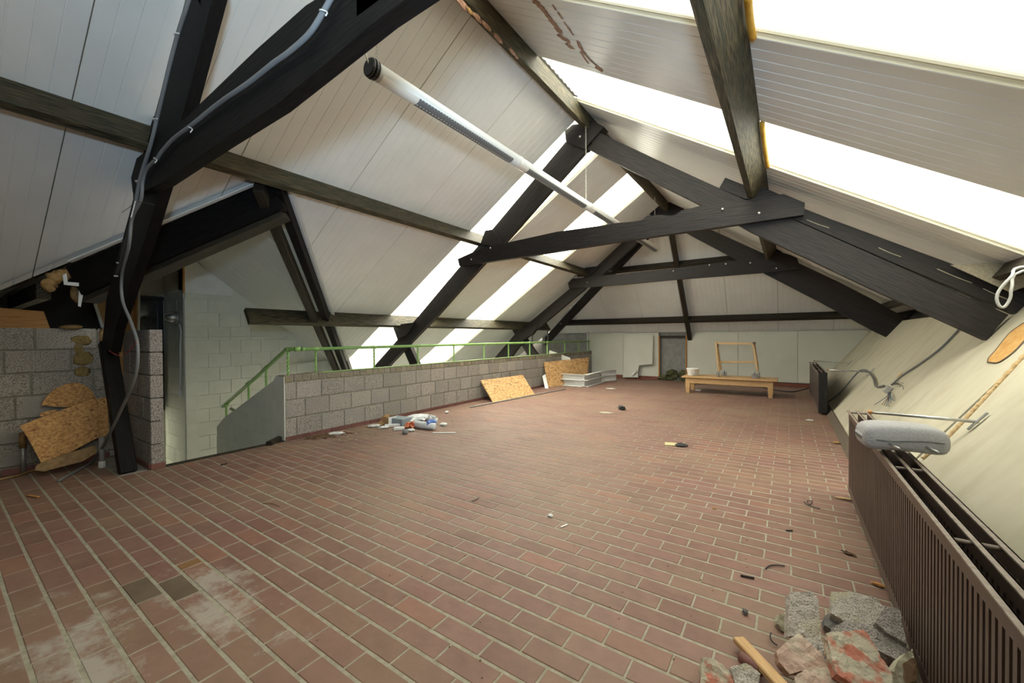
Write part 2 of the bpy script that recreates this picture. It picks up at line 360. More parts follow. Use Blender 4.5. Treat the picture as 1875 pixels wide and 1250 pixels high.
# ------------------------------------------------------------------ floor
flo = thing('floor', None, None, kind='structure')
VF_, FF_ = [], []
def quadbox(x0, x1, y0, y1, z0, z1):
    b_ = len(VF_)
    VF_.extend([(x0, y0, z0), (x1, y0, z0), (x1, y1, z0), (x0, y1, z0), (x0, y0, z1), (x1, y0, z1), (x1, y1, z1), (x0, y1, z1)])
    FF_.extend([[b_+i for i in f] for f in ((3, 2, 1, 0), (4, 5, 6, 7), (0, 1, 5, 4), (1, 2, 6, 5), (2, 3, 7, 6), (3, 0, 4, 7))])
quadbox(-5.02, .62, -2.6, 11.9, -.25, -.0022)
quadbox(-5.97, -5.02, -2.6, 1.31, -.25, -.0022)
mesh('mortar_bed', VF_, FF_, 'mortar', flo)
BX, BY = FPX-.007, FPY-.0125
def brickVF(sx, sy, ch=.003, h=.02):
    a, b_ = sx/2, sy/2
    V = [(-a, -b_, -h), (a, -b_, -h), (a, b_, -h), (-a, b_, -h), (-a, -b_, -ch), (a, -b_, -ch), (a, b_, -ch), (-a, b_, -ch), (-a+ch, -b_+ch, 0), (a-ch, -b_+ch, 0), (a-ch, b_-ch, 0), (-a+ch, b_-ch, 0)]
    Fc = [[8, 9, 10, 11]]
    for i in range(4):
        j = (i+1) % 4; Fc += [[4+i, 4+j, 8+j, 8+i], [i, j, 4+j, 4+i]]
    return V, Fc
cells = []
for r in range(10, 150):
    yc = FY0+FPY*(r+.5)
    if yc < -2.55 or yc > 11.76: continue
    off = FPX/2 if r % 2 else 0
    for c in range(30, 70):
        xa = FX0+off+FPX*c; xb = xa+FPX
        lim = -5.93 if yc < 1.0 else -5.02
        a, b_ = max(xa, lim), min(xb, .52)
        if b_-a < .04: continue
        cells.append(((a+b_)/2, yc, b_-a))
def area(c):
    u, v, z = px((c[0], c[1], 0))
    if z < .1 or u < -40 or u > 1915 or v < 600 or v > 1290: return 0
    return 1/z**3
cells.sort(key=area, reverse=True)
bm_cache = {}
repair = []
for p, mm in (((262, 1093), 'brick_greybrown'), ((318, 1068), 'brick_greybrown'), ((362, 1040), 'brick_orange')):
    q = onz(*p); repair.append((q.x, q.y, mm))
def brick_mesh(w, mm):
    k = (round(w, 3), mm)
    if k not in bm_cache:
        V, Fc = brickVF(w-.007, BY); me = bpy.data.meshes.new('brick'); me.from_pydata(V, [], Fc); me.materials.append(MATS[mm]); bm_cache[k] = me
    return bm_cache[k]
SV, SF = [], []
for i, (x, y, w) in enumerate(cells):
    z = random.uniform(-.0008, .0008); mm = 'floor_brick'
    for rx, ry, rm in repair:
        if abs(rx-x) < w/2 and abs(ry-y) < FPY/2: mm = rm
    if mm == 'brick_orange':     # a cut piece fills part of this cell
        link_child('brick', brick_mesh(.085, mm), flo, Matrix.Translation((x-w/2+.043, y, z)))
        x += .0435; w -= .087; mm = 'floor_brick'
    if i < 299:
        o = link_child('brick', brick_mesh(w, mm), flo, Matrix.Translation((x, y, z)) @ Matrix.Rotation(random.uniform(-.006, .006), 4, 'Z'))
    else:
        V, Fc = brickVF(w-.007, BY); b_ = len(SV)
        SV += [(a+x, c+y, d+z) for a, c, d in V]; SF += [[b_+k for k in f] for f in Fc]
mesh('bricks_beyond', SV, SF, 'floor_brick', flo, kind='stuff')
box('concrete_patch', (-5.5, 1.10, -.008), (.9, .22, .018), 'concrete', flo)
box('stair_nosing', (-5.06, 1.89, -.03), (.09, 1.16, .068), 'dark_green_beam', flo)

# ------------------------------------------------------------------ roof lining: sandwich panels and light sheets
def strip(name, fn, u0, u1, s0, s1, m, parent, thick=.06, groove=.107, seam=.003, sides=True, gd=.0035, edge_m='panel_edge'):
    """fn(u,s,h) -> point; grooves run along s. underside faces the room, h grows outwards"""
    us = [u0+seam]; w = u1-u0; k = max(1, round(w/groove))
    hs = [.003]
    us.append(u0+seam+.004); hs.append(0)
    for i in range(1, k):
        c = u0+w*i/k
        for d, h in ((-.006, 0), (-.002, gd), (.002, gd), (.006, 0)): us.append(c+d); hs.append(h)
    us.append(u1-seam-.004); hs.append(0); us.append(u1-seam); hs.append(.003)
    V, Fc, Fe = [], [], []
    rows = []
    for u, h in zip(us, hs):
        a, b_ = s0(u), s1(u)
        if b_-a < .02: rows.append(None); continue
        rows.append((len(V), a, b_)); V += [fn(u, a, h), fn(u, b_, h)]
    for i in range(len(us)-1):
        if rows[i] and rows[i+1]:
            p, q = rows[i][0], rows[i+1][0]; Fc.append([p, p+1, q+1, q])
    good = [i for i, r in enumerate(rows) if r]
    if not good: return None
    nf = len(Fc)
    for i in (good[0], good[-1]):
        p, a, b_ = rows[i]; q = len(V); V += [fn(us[i], a, thick), fn(us[i], b_, thick)]; Fc.append([p, p+1, q+1, q])
    o = mesh(name, V, Fc, m, parent)
    o.data.materials.append(MATS[edge_m])
    for i in range(nf, len(Fc)): o.data.polygons[i].material_index = 1
    return o
cL = 1/math.sqrt(1+TL*TL); cR = 1/math.sqrt(1+TR*TR)
def fL(u, s, h): return Vector((X0-s-h*TL*cL, u-.02*s, ZR-TL*s+h*cL))
def fR(u, s, h): return Vector((X0+s+h*TR*cR, u-.02*s, ZR-TR*s+h*cR))
HY, HZ, HS = 11.85, 1.35, 1.16
WX, WY, WZ, WN, WS = -4.33, 2.05, None, .76, .73
WZ = ZR-TL*(X0-WX)
def hipd(u, T): return max(0.0, (ZR-HZ-HS*(HY-u))/T)
def valL(u):   # how far down the left slope runs before a valley or the eaves
    y = u-.04
    if y >= WY: return min(7.0, (X0-WX)+(y-WY)*WN/TL)
    return min(X0+6.35 if y < .3 else 9, (X0-WX)+(WY-y)*WS/TL)
ceil = thing('ceiling', None, None, kind='structure')
L1a = (onL(1053, 222).y+onL(632, 667).y)/2+.04; L1b = (onL(1090, 287).y+onL(843, 529).y)/2+.04
L2a = (onL(1146, 317).y+onL(767, 665).y)/2+.05; L2b = (onL(1180, 347).y+onL(822, 660).y)/2+.05
yl = [-2.6, -1.5, -.43, .66, 1.74, 2.86, 3.93, L1a, L1b, L2a, L2b, L2b+1.08, L2b+2.16, 11.9]
R1a = (onR(1015, 113).y+onR(1875, 362).y)/2+.03; R1b = (onR(1090, 197).y+onR(1875, 468).y)/2+.03; R0b = (onR(1275, 50).y+onR(1875, 170).y)/2+.03
yr = [-2.6, -1.6, -.6, .45, R0b-1.05, R0b, R1a, R1b, R1b+1.06, R1b+2.12, R1b+3.18, R1b+4.24, R1b+5.3, R1b+6.36, 11.9]
print('skylights', L1a, L1b, L2a, L2b, R1a, R1b, R0b)
deckV, deckF = [], []
def deck(fn, u0, u1, s0, s1, n_=8):
    for i in range(n_):
        a, b_ = u0+(u1-u0)*i/n_, u0+(u1-u0)*(i+1)/n_
        if s1(a)-s0(a) < .01 and s1(b_)-s0(b_) < .01: continue
        k = len(deckV); deckV.extend([fn(a, s0(a), .063), fn(a, max(s0(a), s1(a)), .063), fn(b_, max(s0(b_), s1(b_)), .063), fn(b_, s0(b_), .063)]); deckF.append([k, k+1, k+2, k+3])
skyrects = []
for i in range(len(yl)-1):
    a, b_ = yl[i], yl[i+1]
    if i in (7, 9):
        skyrects.append((fL, a, b_, -.03, 6.6))
        deck(fL, a, b_, lambda u: 6.6, lambda u: 7.2)
        continue
    strip('roof_panel', fL, a, b_, lambda u: hipd(u, TL)+.01, valL, 'panel_white', ceil)
    deck(fL, a, b_, lambda u: hipd(u, TL)-.06, valL)
for i in range(len(yr)-1):
    a, b_ = yr[i], yr[i+1]
    if i in (2, 4, 6):  # the first is an unseen skylight, added to light the near side
        skyrects.append((fR, a, b_, -.03, 3.9))
        deck(fR, a, b_, lambda u: 3.9, lambda u: 4.3)
        continue
    strip('roof_panel', fR, a, b_, lambda u: hipd(u, TR)+.01, lambda u: 3.98, 'panel_white', ceil)
    deck(fR, a, b_, lambda u: hipd(u, TR)-.06, lambda u: 4.3)
# hipped far end
cH = 1/math.sqrt(1+HS*HS)
def fH(u, s, h): return Vector((u, HY-s+h*HS*cH, HZ+HS*s+h*cH))
def hipe(u): return max(0, (ZR-HZ-(TL if u < X0 else TR)*abs(u-X0))/HS)
for i in range(8):
    strip('roof_panel', fH, -6.55+i*1.06, -5.49+i*1.06, lambda u: 0.0, hipe, 'panel_white', ceil)
    deck(fH, -6.6+i*1.06, -5.49+i*1.06, lambda u: -.3, lambda u: hipe(u)+.05)
# side wing: two small slopes either side of its own ridge
cN = 1/math.sqrt(1+WN*WN)
def fN(u, s, h): return Vector((u, WY+s+h*WN*cN, WZ-WN*s+h*cN))
def fSs(u, s, h): return Vector((u, WY-s-h*WS*cN, WZ-WS*s+h*cN))
for i in range(5):
    a, b_ = WX-1.02*(i+1), WX-1.02*i
    strip('roof_panel', fN, a, b_, lambda u: 0.0, lambda u: (WX-u)*TL/WN-.02, 'panel_wing', ceil)
    deck(fN, a, b_, lambda u: -.05, lambda u: (WX-u)*TL/WN+.1)
    strip('roof_panel', fSs, a, b_, lambda u: 0.0, lambda u: min(2.6, (WX-u)*TL/WS-.02), 'dark_room', ceil)  # shade of the unlit slope put into its near-black colour
    deck(fSs, a, b_, lambda u: -.05, lambda u: min(2.7, (WX-u)*TL/WS+.1))
mesh('roof_deck', deckV, deckF, 'roof_deck', ceil)
# translucent sheets in the openings, ribbed like the roof
wi = 0
for fn, a, b_, s0, s1 in skyrects:
    wi += 1
    V, Fc = [], []; K = 40
    for k in range(K+1):
        u = a+(b_-a)*k/K; h = .058+(.008 if (k % 4) in (1, 2) else 0)
        V += [fn(u, s0, h), fn(u, s1, h)]
        if k: q = 2*k; Fc.append([q-2, q-1, q+1, q])
    win = thing('window_%d' % wi, None, None, kind='structure')
    mesh('light_sheet', V, Fc, ('skylight_sheet_clear', 'skylight_sheet_clear', 'skylight_sheet_dim', 'skylight_sheet_dim', 'skylight_sheet')[wi-1], win)
    mesh('foam_tape', *tubeVF([fn(b_-.012, s0, .03), fn(b_-.012, s1, .03)], .010, 5), 'panel_edge', win)
    # portal so the sky outside is sampled through this opening
    c = fn((a+b_)/2, (s0+s1)/2, .12); ld = bpy.data.lights.new('sky_portal', 'AREA'); ld.shape = 'RECTANGLE'
    ld.size = (fn(a, s1, 0)-fn(a, s0, 0)).length; ld.size_y = b_-a; ld.cycles.is_portal = True
    lo = bpy.data.objects.new('sky_portal', ld); COL.objects.link(lo)
    xd = (fn(a, s1, 0)-fn(a, s0, 0)).normalized(); nin = (fn(a, s0, 0)-fn(a, s0, 1)).normalized()
    zz = -nin; yy = zz.cross(xd)
    lo.matrix_world = Matrix(((xd.x, yy.x, zz.x, c.x), (xd.y, yy.y, zz.y, c.y), (xd.z, yy.z, zz.z, c.z), (0, 0, 0, 1)))

# ------------------------------------------------------------------ outer walls that close the volume
wb = thing('wall_back', None, None, kind='structure')
box('wall_sheet', (-4, -2.65, .9), (11.5, .1, 7.5), 'mortar', wb)
wo = thing('wall_outer', None, None, kind='structure')
for y0_, y1_, z0_, z1_ in ((-3, 1.2, -3.2, 3.2), (2.36, 12, -3.2, 3.2), (1.2, 2.36, .9, 3.2), (1.2, 2.36, -3.2, -1.6)):
    box('outer_sheet', (-9.45, (y0_+y1_)/2, (z0_+z1_)/2), (.1, y1_-y0_, z1_-z0_), 'pale_board', wo, ch=0)
# unseen glazing, added below the stair door to bring daylight onto the stairs
win = thing('window_6', None, None, kind='structure')
box('light_sheet', (-9.3, 1.78, -.35), (.01, 1.16, 2.5), 'milky_sheet', win, ch=0)
for yy in (1.2, 1.78, 2.35): box('glazing_bar', (-9.3, yy, -.35), (.05, .05, 2.5), 'black_plastic', win)
ld = bpy.data.lights.new('sky_portal', 'AREA'); ld.shape = 'RECTANGLE'; ld.size = 1.16; ld.size_y = 2.5; ld.cycles.is_portal = True
lo = bpy.data.objects.new('sky_portal', ld); COL.objects.link(lo); lo.location = (-9.38, 1.78, -.35); lo.rotation_euler = (PI/2, 0, -PI/2)
box('outer_sheet', (-4, 12.1, 0), (11.5, .1, 6), 'roof_deck', wo)
box('outer_sheet', (2.2, 4.5, 0), (.1, 15, 6), 'roof_deck', wo)
box('stairwell_base', (-4, 4.6, -2.75), (11.5, 15, .1), 'pale_concrete', wo)
box('wing_shade_sheet', (-7.8, -.2, 0), (3.5, .08, 6.0), 'dark_room', wo)  # dark sheets: the wing's unlit void painted as near-black walls
box('wing_shade_sheet', (-9.2, .45, 0), (.08, 1.4, 6.0), 'dark_room', wo)
box('wing_shade_sheet', (-8.98, .72, 2.0), (.08, 1.76, 2.3), 'dark_room', wo)
# stairwell faces under the floor edge
box('stairwell_face', (-4.9, 7.2, -1.45), (.2, 9.4, 2.4), 'painted_block', wo)

# ------------------------------------------------------------------ block walls
def blocks(parent, fn, z0s, z1s, length, offs, u0, u1, m, keep=None, depth=.03, gap=.010, ch=.006, name='block', cutm=None):
    """fn(u,z) -> matrix (x along wall, y out of wall, z up) of a block centre"""
    cache = {}
    for r, (za, zb) in enumerate(zip(z0s, z1s)):
        u = offs[r % len(offs)]
        while u > u0: u -= length
        while u < u1:
            a, b_ = max(u, u0), min(u+length, u1); u += length
            if b_-a < .05: continue
            if keep and not keep(a, b_, za, zb): continue
            k = (round(b_-a, 3), round(zb-za, 3))
            if k not in cache:
                V, Fc = chbox(b_-a-gap, depth, zb-za-gap, ch); me = bpy.data.meshes.new(name); me.from_pydata([tuple(v) for v in V], [], Fc); me.materials.append(MATS[m]); cache[k] = me
            M = fn((a+b_)/2, (za+zb)/2) @ Matrix.Translation((0, random.uniform(-.0015, .0015), 0)) @ Matrix.Rotation(random.uniform(-.003, .003), 4, 'Y')
            link_child(name, cache[k], parent, M)
Zax = Vector((0, 0, 1))
def wallfn_x(X, nx):   # wall in plane x=X whose room side faces nx
    def f(u, z):
        o = Vector((X, u, z)); x = Vector((0, nx, 0)); y = Vector((nx, 0, 0)); y = -y
        return Matrix(((x.x, y.x, 0, o.x), (x.y, y.y, 0, o.y), (0, 0, 1, o.z), (0, 0, 0, 1)))
    return f
def wallfn_y(Y, ny):
    def f(u, z):
        o = Vector((u, Y, z))
        return Matrix(((-ny, 0, 0, o.x), (0, -ny, 0, o.y), (0, 0, 1, o.z), (0, 0, 0, 1)))
    return f
# low parapet wall beside the stairwell
pw = thing('parapet_wall', 'low grey concrete block wall with brick cap under the green rail', 'wall', (-5.05, 7, 0))
YP0 = 2.47
box('mortar_core', (-5.145, (YP0+11.8)/2, .38), (.168, 11.8-YP0, .82), 'mortar', pw)
blocks(pw, wallfn_x(-5.063, 1), [.035, .265, .49], [.26, .485, .705], .3265, [2.611, 2.72, 2.611], YP0, 11.78, 'grey_block', depth=.03)
y = YP0; k = 0
while y < 11.76:
    w = .2 if .45 < y-YP0 < .8 else .107
    if y+w > 11.79: w = 11.79-y
    V, Fc = chbox(.2, w-.012, .085, .008); 
    if k == 0 or w not in bm_cache:
        me = bpy.data.meshes.new('cap_brick'); me.from_pydata([tuple(v) for v in V], [], Fc); me.materials.append(MATS['cap_block']); bm_cache[w] = me
    link_child('cap_brick', bm_cache[w], pw, Matrix.Translation((-5.15+random.uniform(-.002, .002), y+w/2, .752+random.uniform(-.003, .003)))); y += w; k += 1
y = YP0
while y < 11.7:
    box('skirting_tile', (-5.042, y+.15, .018), (.014, .295, .05), 'skirting_tile', pw, ch=.002); y += .3
# green painted angle along the cap
beam('edge_angle', (-5.06, 2.95, .80), (-5.06, 11.78, .80), .03, .012, 'green_paint', pw)
# painted flank of the stair
fl = thing('stair_flank_wall', 'grey painted block wall sloping down beside the stairs', 'wall', (-6, YP0, 0))
top = [ony(523, 686, YP0), ony(511, 687, YP0), ony(500, 697, YP0), ony(410, 765, YP0), ony(397, 781, YP0)]
xe = top[-1].x
prism('flank_body', [Vector((-5.24, YP0, top[0].z-.01))]+top[2:]+[Vector((xe, YP0, -1.3)), Vector((-5.24, YP0, -1.3))], (0, .2, 0), 'painted_block_grey', fl, xdir=(1, 0, 0))
box('end_facing', (-5.142, YP0-.004, .375), (.19, .01, .81), 'painted_block_grey', fl, ch=.002)
def ftop(x):
    P = sorted([(p.x, p.z) for p in top])
    for (xa, za), (xb, zb) in zip(P, P[1:]):
        if xa <= x <= xb: return za+(zb-za)*(x-xa)/(xb-xa)
    return -9 if x < P[0][0] else P[-1][1]
zz0 = [-.9+.2275*i for i in range(8)]
blocks(fl, wallfn_y(YP0-.001, -1), zz0, [z+.2275 for z in zz0], .3265, [-5.03, -5.19], xe, -5.045, 'painted_block_grey', depth=.010, gap=.004, ch=.0015,
       keep=lambda a, b_, za, zb: ftop(a+.01) > zb+.01 and ftop(b_-.01) > zb+.01)
box('flank_rubble', onz(505, 806, .02), (.32, .07, .05), 'dark_green_beam', None, rz=-.9)
tag(bpy.data.objects['flank_rubble'], 'short dark timber offcut lying at the corner of the low wall', 'wood'); bpy.data.objects['flank_rubble'].name = 'timber_offcut'
# steps going down
st = thing('staircase', 'pale steps going down between the block walls', 'stairs', (-6, 1.9, 0))
for i in range(9):
    box('step', (-5.3-.26*i, 1.885, -.17*(i+1)-.09), (.30, 1.13, .2), 'pale_concrete', st)
# wall above the stairs, painted blocks
XW = -8.0
wl_ = thing('wall_left', None, None, kind='structure')
def wtop(y): return max(ZR-TL*(X0-XW), WZ-WN*(y-WY))
P = [(2.36, -2.6)]+[(2.36, wtop(2.36)), (3.5, wtop(3.5)), (5.1, wtop(5.1)), (11.9, wtop(9)), (11.9, -2.6)]
prism('wall_body', [Vector((XW-.02, a, b_)) for a, b_ in P], (-.2, 0, 0), 'painted_block', wl_, xdir=(0, 1, 0))
zs = [-1.05+.2275*i for i in range(13)]
blocks(wl_, wallfn_x(XW-.01, 1), zs, [z+.2275 for z in zs], .3265, [2.36, 2.52], 2.37, 5.4, 'painted_block', depth=.0225, gap=.004, ch=.0015,
       keep=lambda a, b_, za, zb: wtop(b_) > zb+.01 and zb < 2.05)
# upper plain boarding, slightly proud
prism('upper_board', [Vector((XW+.012, a, b_)) for a, b_ in ((2.37, 1.99), (2.37, wtop(2.37)-.01), (3.05, wtop(3.05)-.01), (3.05, 1.99))], (-.02, 0, 0), 'white_paint', wl_, xdir=(0, 1, 0))
# chimney-like return facing the camera
rt = thing('wall_return', None, None, kind='structure')
box('return_body', (-8.5, 2.47, -.3), (1.0, .18, 5.9), 'painted_block', rt)
blocks(rt, wallfn_y(2.375, -1), zs, [z+.2275 for z in zs], .3265, [-8, -8.16], -8.99, -8.0, 'painted_block', depth=.016, gap=.004, ch=.0015, keep=lambda a, b_, za, zb: zb < 2.05)
box('upper_panel', (-8.5, 2.37, 2.3), (.98, .02, .52), 'painted_block', rt)
box('wood_strip', (-7.985, 2.36, 2.26), (.03, .03, .55), 'orange_wood', rt)
# recess behind: white wall, obscured glazing and plywood leaf
rc = thing('wall_recess', None, None, kind='structure')
box('recess_sheet', (-9.15, 1.6, 2.4), (.1, 2.4, .95), 'painted_block', rc)
box('recess_side', (-9.15, 2.5, .2), (.1, .28, 3.6), 'painted_block', rc)
dr = thing('door_1', None, None, kind='structure')
for (a, b_, c, d) in ((1.95, 2.37, 1.93, 1.99), (2.30, 2.37, 0, 1.95), (1.95, 2.0, 0, 1.95)):
    box('door_frame', (-9.04, (a+b_)/2, (c+d)/2), (.06, b_-a, d-c), 'black_plastic', dr)
box('pane', (-9.05, 2.15, .97), (.01, .34, 1.94), 'obscured_glass', dr)
pl = thing('plywood_leaf', 'tan plywood board standing behind the leaning dark post', 'board', (-8.9, 1.8, 1))
X = -8.9
prism('board_face', [onx(*p, X) for p in ((252, 455), (251, 735), (188, 735), (188, 597), (172, 552), (205, 500))], (-.03, 0, 0), 'door_ply', pl, xdir=(0, 0, 1))
beam('white_edge', onx(255, 455, X), onx(253, 672, X), .03, .03, 'white_paint', pl, up=(1, 0, 0))
beam('wood_stile', onx(249, 455, X+.01), onx(248, 672, X+.01), .05, .02, 'orange_wood', pl, up=(0, 1, 0))
beam('white_edge', onx(174, 556, X+.01), onx(188, 600, X+.01), .04, .03, 'white_paint', pl, up=(1, 0, 0))

# near left block wall and its short return pillar
XB = -5.95
nb = thing('wall_near', None, None, kind='structure')
box('mortar_core', (XB-.09, -.7, .67), (.16, 3.75, 1.36), 'mortar', nb)
zt = [1.368-.2165*i for i in range(8)]
blocks(nb, wallfn_x(XB-.005, 1), [max(0.0, z-.2165) for z in zt], zt, .42, [.60, .41, .57, .47, .55, .36, .5], -2.55, 1.19, 'grey_block', depth=.03, gap=.012, keep=lambda a, b_, za, zb: zb > .05)
y = -2.5
while y < 1.1:
    box('skirting_tile', (XB+.018, y+.12, .03), (.012, .235, .06), 'skirting_tile', nb, ch=.002); y += .24
pr = thing('block_pillar', 'short grey block wall end standing behind the leaning dark post', 'wall', (-5.5, 1.26, 0))
box('mortar_core', (-5.48, 1.262, .665), (.86, .06, 1.33), 'mortar', pr)
zt2 = [1.345-.222*i for i in range(6)]
blocks(pr, wallfn_y(1.226, -1), [z-.222 for z in zt2], zt2, .42, [-5.03, -5.24], -5.93, -5.03, 'pillar_block', depth=.03, gap=.01, ch=.005)
for z in zt2: box('end_block', (-5.035, 1.262, z-.111), (.03, .098, .214), 'pillar_block', pr, ch=.005)
box('skirting_tile', (-5.45, 1.203, .028), (.85, .014, .056), 'skirting_tile', pr); box('skirting_tile', (-5.013, 1.262, .028), (.014, .112, .056), 'skirting_tile', pr)

# ------------------------------------------------------------------ far wall boards
wf = thing('wall_far', None, None, kind='structure')
box('backing', (-2.5, 11.93, .6), (9, .06, 1.6), 'grey_felt', wf)
def farboard(name, x0, x1, z0, z1, m, y=11.8, t=.02): return box(name, ((x0+x1)/2, y+t/2, (z0+z1)/2), (x1-x0, t, z1-z0), m, wf)
farboard('wall_board', -5.16, -4.06, .09, 1.35, 'pale_board'); farboard('wall_board', -4.055, -3.03, .09, 1.345, 'pale_board')
box('stud', (-5.19, 11.8, .72), (.04, .05, 1.34), 'white_paint', wf)
box('stud', (-3.01, 11.8, .66), (.035, .05, 1.2), 'orange_wood', wf); box('stud', (-2.29, 11.8, .68), (.035, .05, 1.2), 'orange_wood', wf)
box('lintel', (-2.64, 11.84, 1.225), (.72, .04, .06), 'dark_green_beam', wf)
farboard('wall_board', -2.27, -1.05, .1, 1.352, 'pale_board'); farboard('wall_board', -1.045, .2, .1, 1.352, 'pale_board'); farboard('wall_board', .205, 1.56, .1, 1.352, 'pale_board')
box('back_sheet', (-6, 11.83, .3), (1.7, .02, 2.1), 'grey_felt', wf)
bs = thing('baseboard_far', None, None, kind='structure')
for a, b_ in ((-5.04, -4.05), (-4.04, -3.03), (-2.26, -1.3), (-1.29, -.35), (-.34, .55)): box('skirting_tile', ((a+b_)/2, 11.79, .045), (b_-a-.006, .03, .09), 'skirting_red', bs)
mo = thing('moss_heap', 'dark clump of moss and rubble inside the opening of the far wall', 'debris', (-2.65, 11.82, 0))
for i in range(14):
    lump('moss_clod', (-2.95+random.random()*.62, 11.80+random.random()*.06, .04+random.random()*.2), (.2, .12, .16), 'moss', mo, i, .5)

# leaning white board, bent foil piece
lb = thing('torn_board', 'torn pale board with a curved cut-out leaning on the far wall', 'board', (-3.7, 11.7, 0))
pts = [(1146, 612), (1196, 614), (1196, 666), (1172, 668), (1170, 680), (1171, 690), (1143, 690)]
ptx = [ony(*p, 11.74) for p in pts]
ptx = [Vector((p.x, 11.60+.14*(p.z/1.3), p.z)) for p in ptx]
prism('board_sheet', ptx, (0, .02, 0), 'pale_board', lb, xdir=(0, 0, 1))
prism('curled_flap', [Vector((p.x, 11.55, p.z)) for p in (ony(1157, 684, 11.6), ony(1166, 676, 11.6), ony(1165, 681, 11.6), ony(1158, 688, 11.6))], (.01, .01, 0), 'white_plastic', lb)
tag(mesh('broken_tile', *(lambda V, Fc: (V, Fc))(*chbox(.5, .12, .02, .003)), 'skirting_red', None, Matrix.Translation((-3.6, 11.5, .012)) @ Matrix.Rotation(.1, 4, 'Z')), 'broken red skirting tile lying below the torn board', 'tile')

# ------------------------------------------------------------------ slanted right wall
wr = thing('wall_right', None, None, kind='structure')
sdir = Vector((.774, 0, 1.059)).normalized()
def fSl(y, s, h): return Vector((.527, y, 0))+sdir*s-SLN*h
LS = 1.84
ys = [-2.6, -1.3, 0.0, 1.9]
for a, b_ in ((-2.6, -.9), (-.9, .9), (.9, 2.9), (2.9, 4.08), (4.12, 7.0), (7.0, 9.9), (9.93, 11.82)):
    sk = .13 if b_ in (4.08,) else 0; sk0 = .13 if a == 4.12 else 0
    def sl_panel(a, b_, sk0, sk):
        V = [fSl(a-sk0*.6, 0, 0), fSl(b_-sk*.6, 0, 0), fSl(b_+sk*1.4, LS, 0), fSl(a+sk0*1.4, LS, 0)]
        prism('slant_panel', V, -SLN*.05, 'slant_board', wr, xdir=sdir)
    sl_panel(a, b_, sk0, sk)
V = [fSl(-2.6, -.1, .06), fSl(11.9, -.1, .06), fSl(11.9, 2.3, .06), fSl(-2.6, 2.3, .06)]
prism('backing', V, -SLN*.04, 'dark_room', wr)
rpth = [onS(1905, 618, .004), onS(1872, 655, .004), onS(1810, 722, .004), onS(1770, 765, .004), onS(1728, 808, .004), onS(1690, 840, .004)]
V, Fc = tubeVF(smoothpath(rpth, 14), .014, 8)
for i in range(len(V)):
    r_ = i//8; c = V[i]; V[i] = c+SLN*(.004*math.sin(r_*1.9+(i % 8)*.8))
mesh('rope_filler', V, Fc, 'rope', wr, smooth=True)
tr = thing('baseboard_right', None, None, kind='structure')
prism('skirting_board', [Vector((.515, -2.5, 0)), Vector((.515, 11.7, 0)), Vector((.575, 11.7, .085)), Vector((.575, -2.5, .085))], -SLN*.0+Vector((-.014, 0, .004)), 'rust_wood', tr, xdir=(0, 1, 0))
# oval hole showing insulation
hp = [onS(*p, .003) for p in ((1809, 663), (1811, 655), (1822, 643), (1846, 613), (1862, 600), (1880, 589), (1893, 590), (1892, 605), (1875, 625), (1858, 643), (1840, 657), (1826, 664))]
prism('insulation_hole', hp, SLN*.002, 'insulation', wr, xdir=sdir)
tube('ragged_edge', hp[:7], .006, 'rust_wood', wr, sub=3); tube('ragged_edge', hp[7:]+[hp[0]], .006, 'rust_wood', wr, sub=3)
prism('peeled_patch', [onS(*p, .002) for p in ((1641, 692), (1648, 685), (1653, 679), (1650, 686), (1646, 689))], SLN*.001, 'insulation', wr)

# ------------------------------------------------------------------ timber: purlins, ridge beam
def purlin(label, X, side, y0, y1, m='green_beam', w=.07, d=.24, group=None, name='purlin'):
    T = TL if side < 0 else TR; c = 1/math.sqrt(1+T*T)
    down = Vector((-side*T*c*1.0, 0, -c)) if True else None
    # unit vector pointing from the lining into the room, perpendicular to the slope
    z = ZR-T*abs(X-X0); top_ = Vector((X, 0, z)); along = Vector((side*c, 0, -T*c))
    cen = top_+down*(d/2)-Vector((1, 0, -side*T)).normalized()*(w/2)   # the measured contact line is the face towards +x
    o = beam(name, (cen.x, y0, cen.z), (cen.x, y1, cen.z), w, d, m, None, up=-down)
    tag(o, label, 'beam', group); return o
XM = onL(600, 336.5).x; XLo = onL(600, 570.6).x; XRm = onR(1364, 0).x
purlin('greenish timber purlin along the middle of the left roof slope', XM, -1, -2.55, 9.9)
purlin('greenish timber purlin just above the green rail on the left slope', XLo, -1, 2.5, 10.9)
P_ = onx(80, 533, -6.15); Q_ = ony(-60, 590, P_.y)
tag(beam('purlin', (P_.x, P_.y, P_.z), (-8.6, P_.y, P_.z), .10, .16, 'green_beam'), 'broken greenish purlin end above the grey block wall at far left', 'beam')
purlin('greenish timber purlin between the two big skylights on the right slope', XRm, 1, -2.55, 9.9)
purlin('low timber purlin where the right roof meets the slanted wall', 1.52, 1, -2.55, 11.2, 'dark_green_beam', .06, .14)
rb = thing('ridge_beam', 'ridge beam with orange foam stains along the top of the roof', 'beam', (X0, 3, 4.1))
beam('beam_body', (-2.235, -2.5, 4.135), (-2.235, 9.45, 4.135), .07, .21, 'green_beam', rb)
for i, (p, s) in enumerate((((845, 6), 1.2), ((860, 20), .7), ((873, 32), .9), ((891, 48), .9), ((912, 71), 1.0), ((938, 95), .8), ((945, 104), .5))):
    q = onx(*p, -2.2); lump('foam_stain', q+Vector((.001, 0, 0)), (.012, .15*s, .062*s), 'foam' if i == 1 else 'glue_brown', rb, i+3, .35)
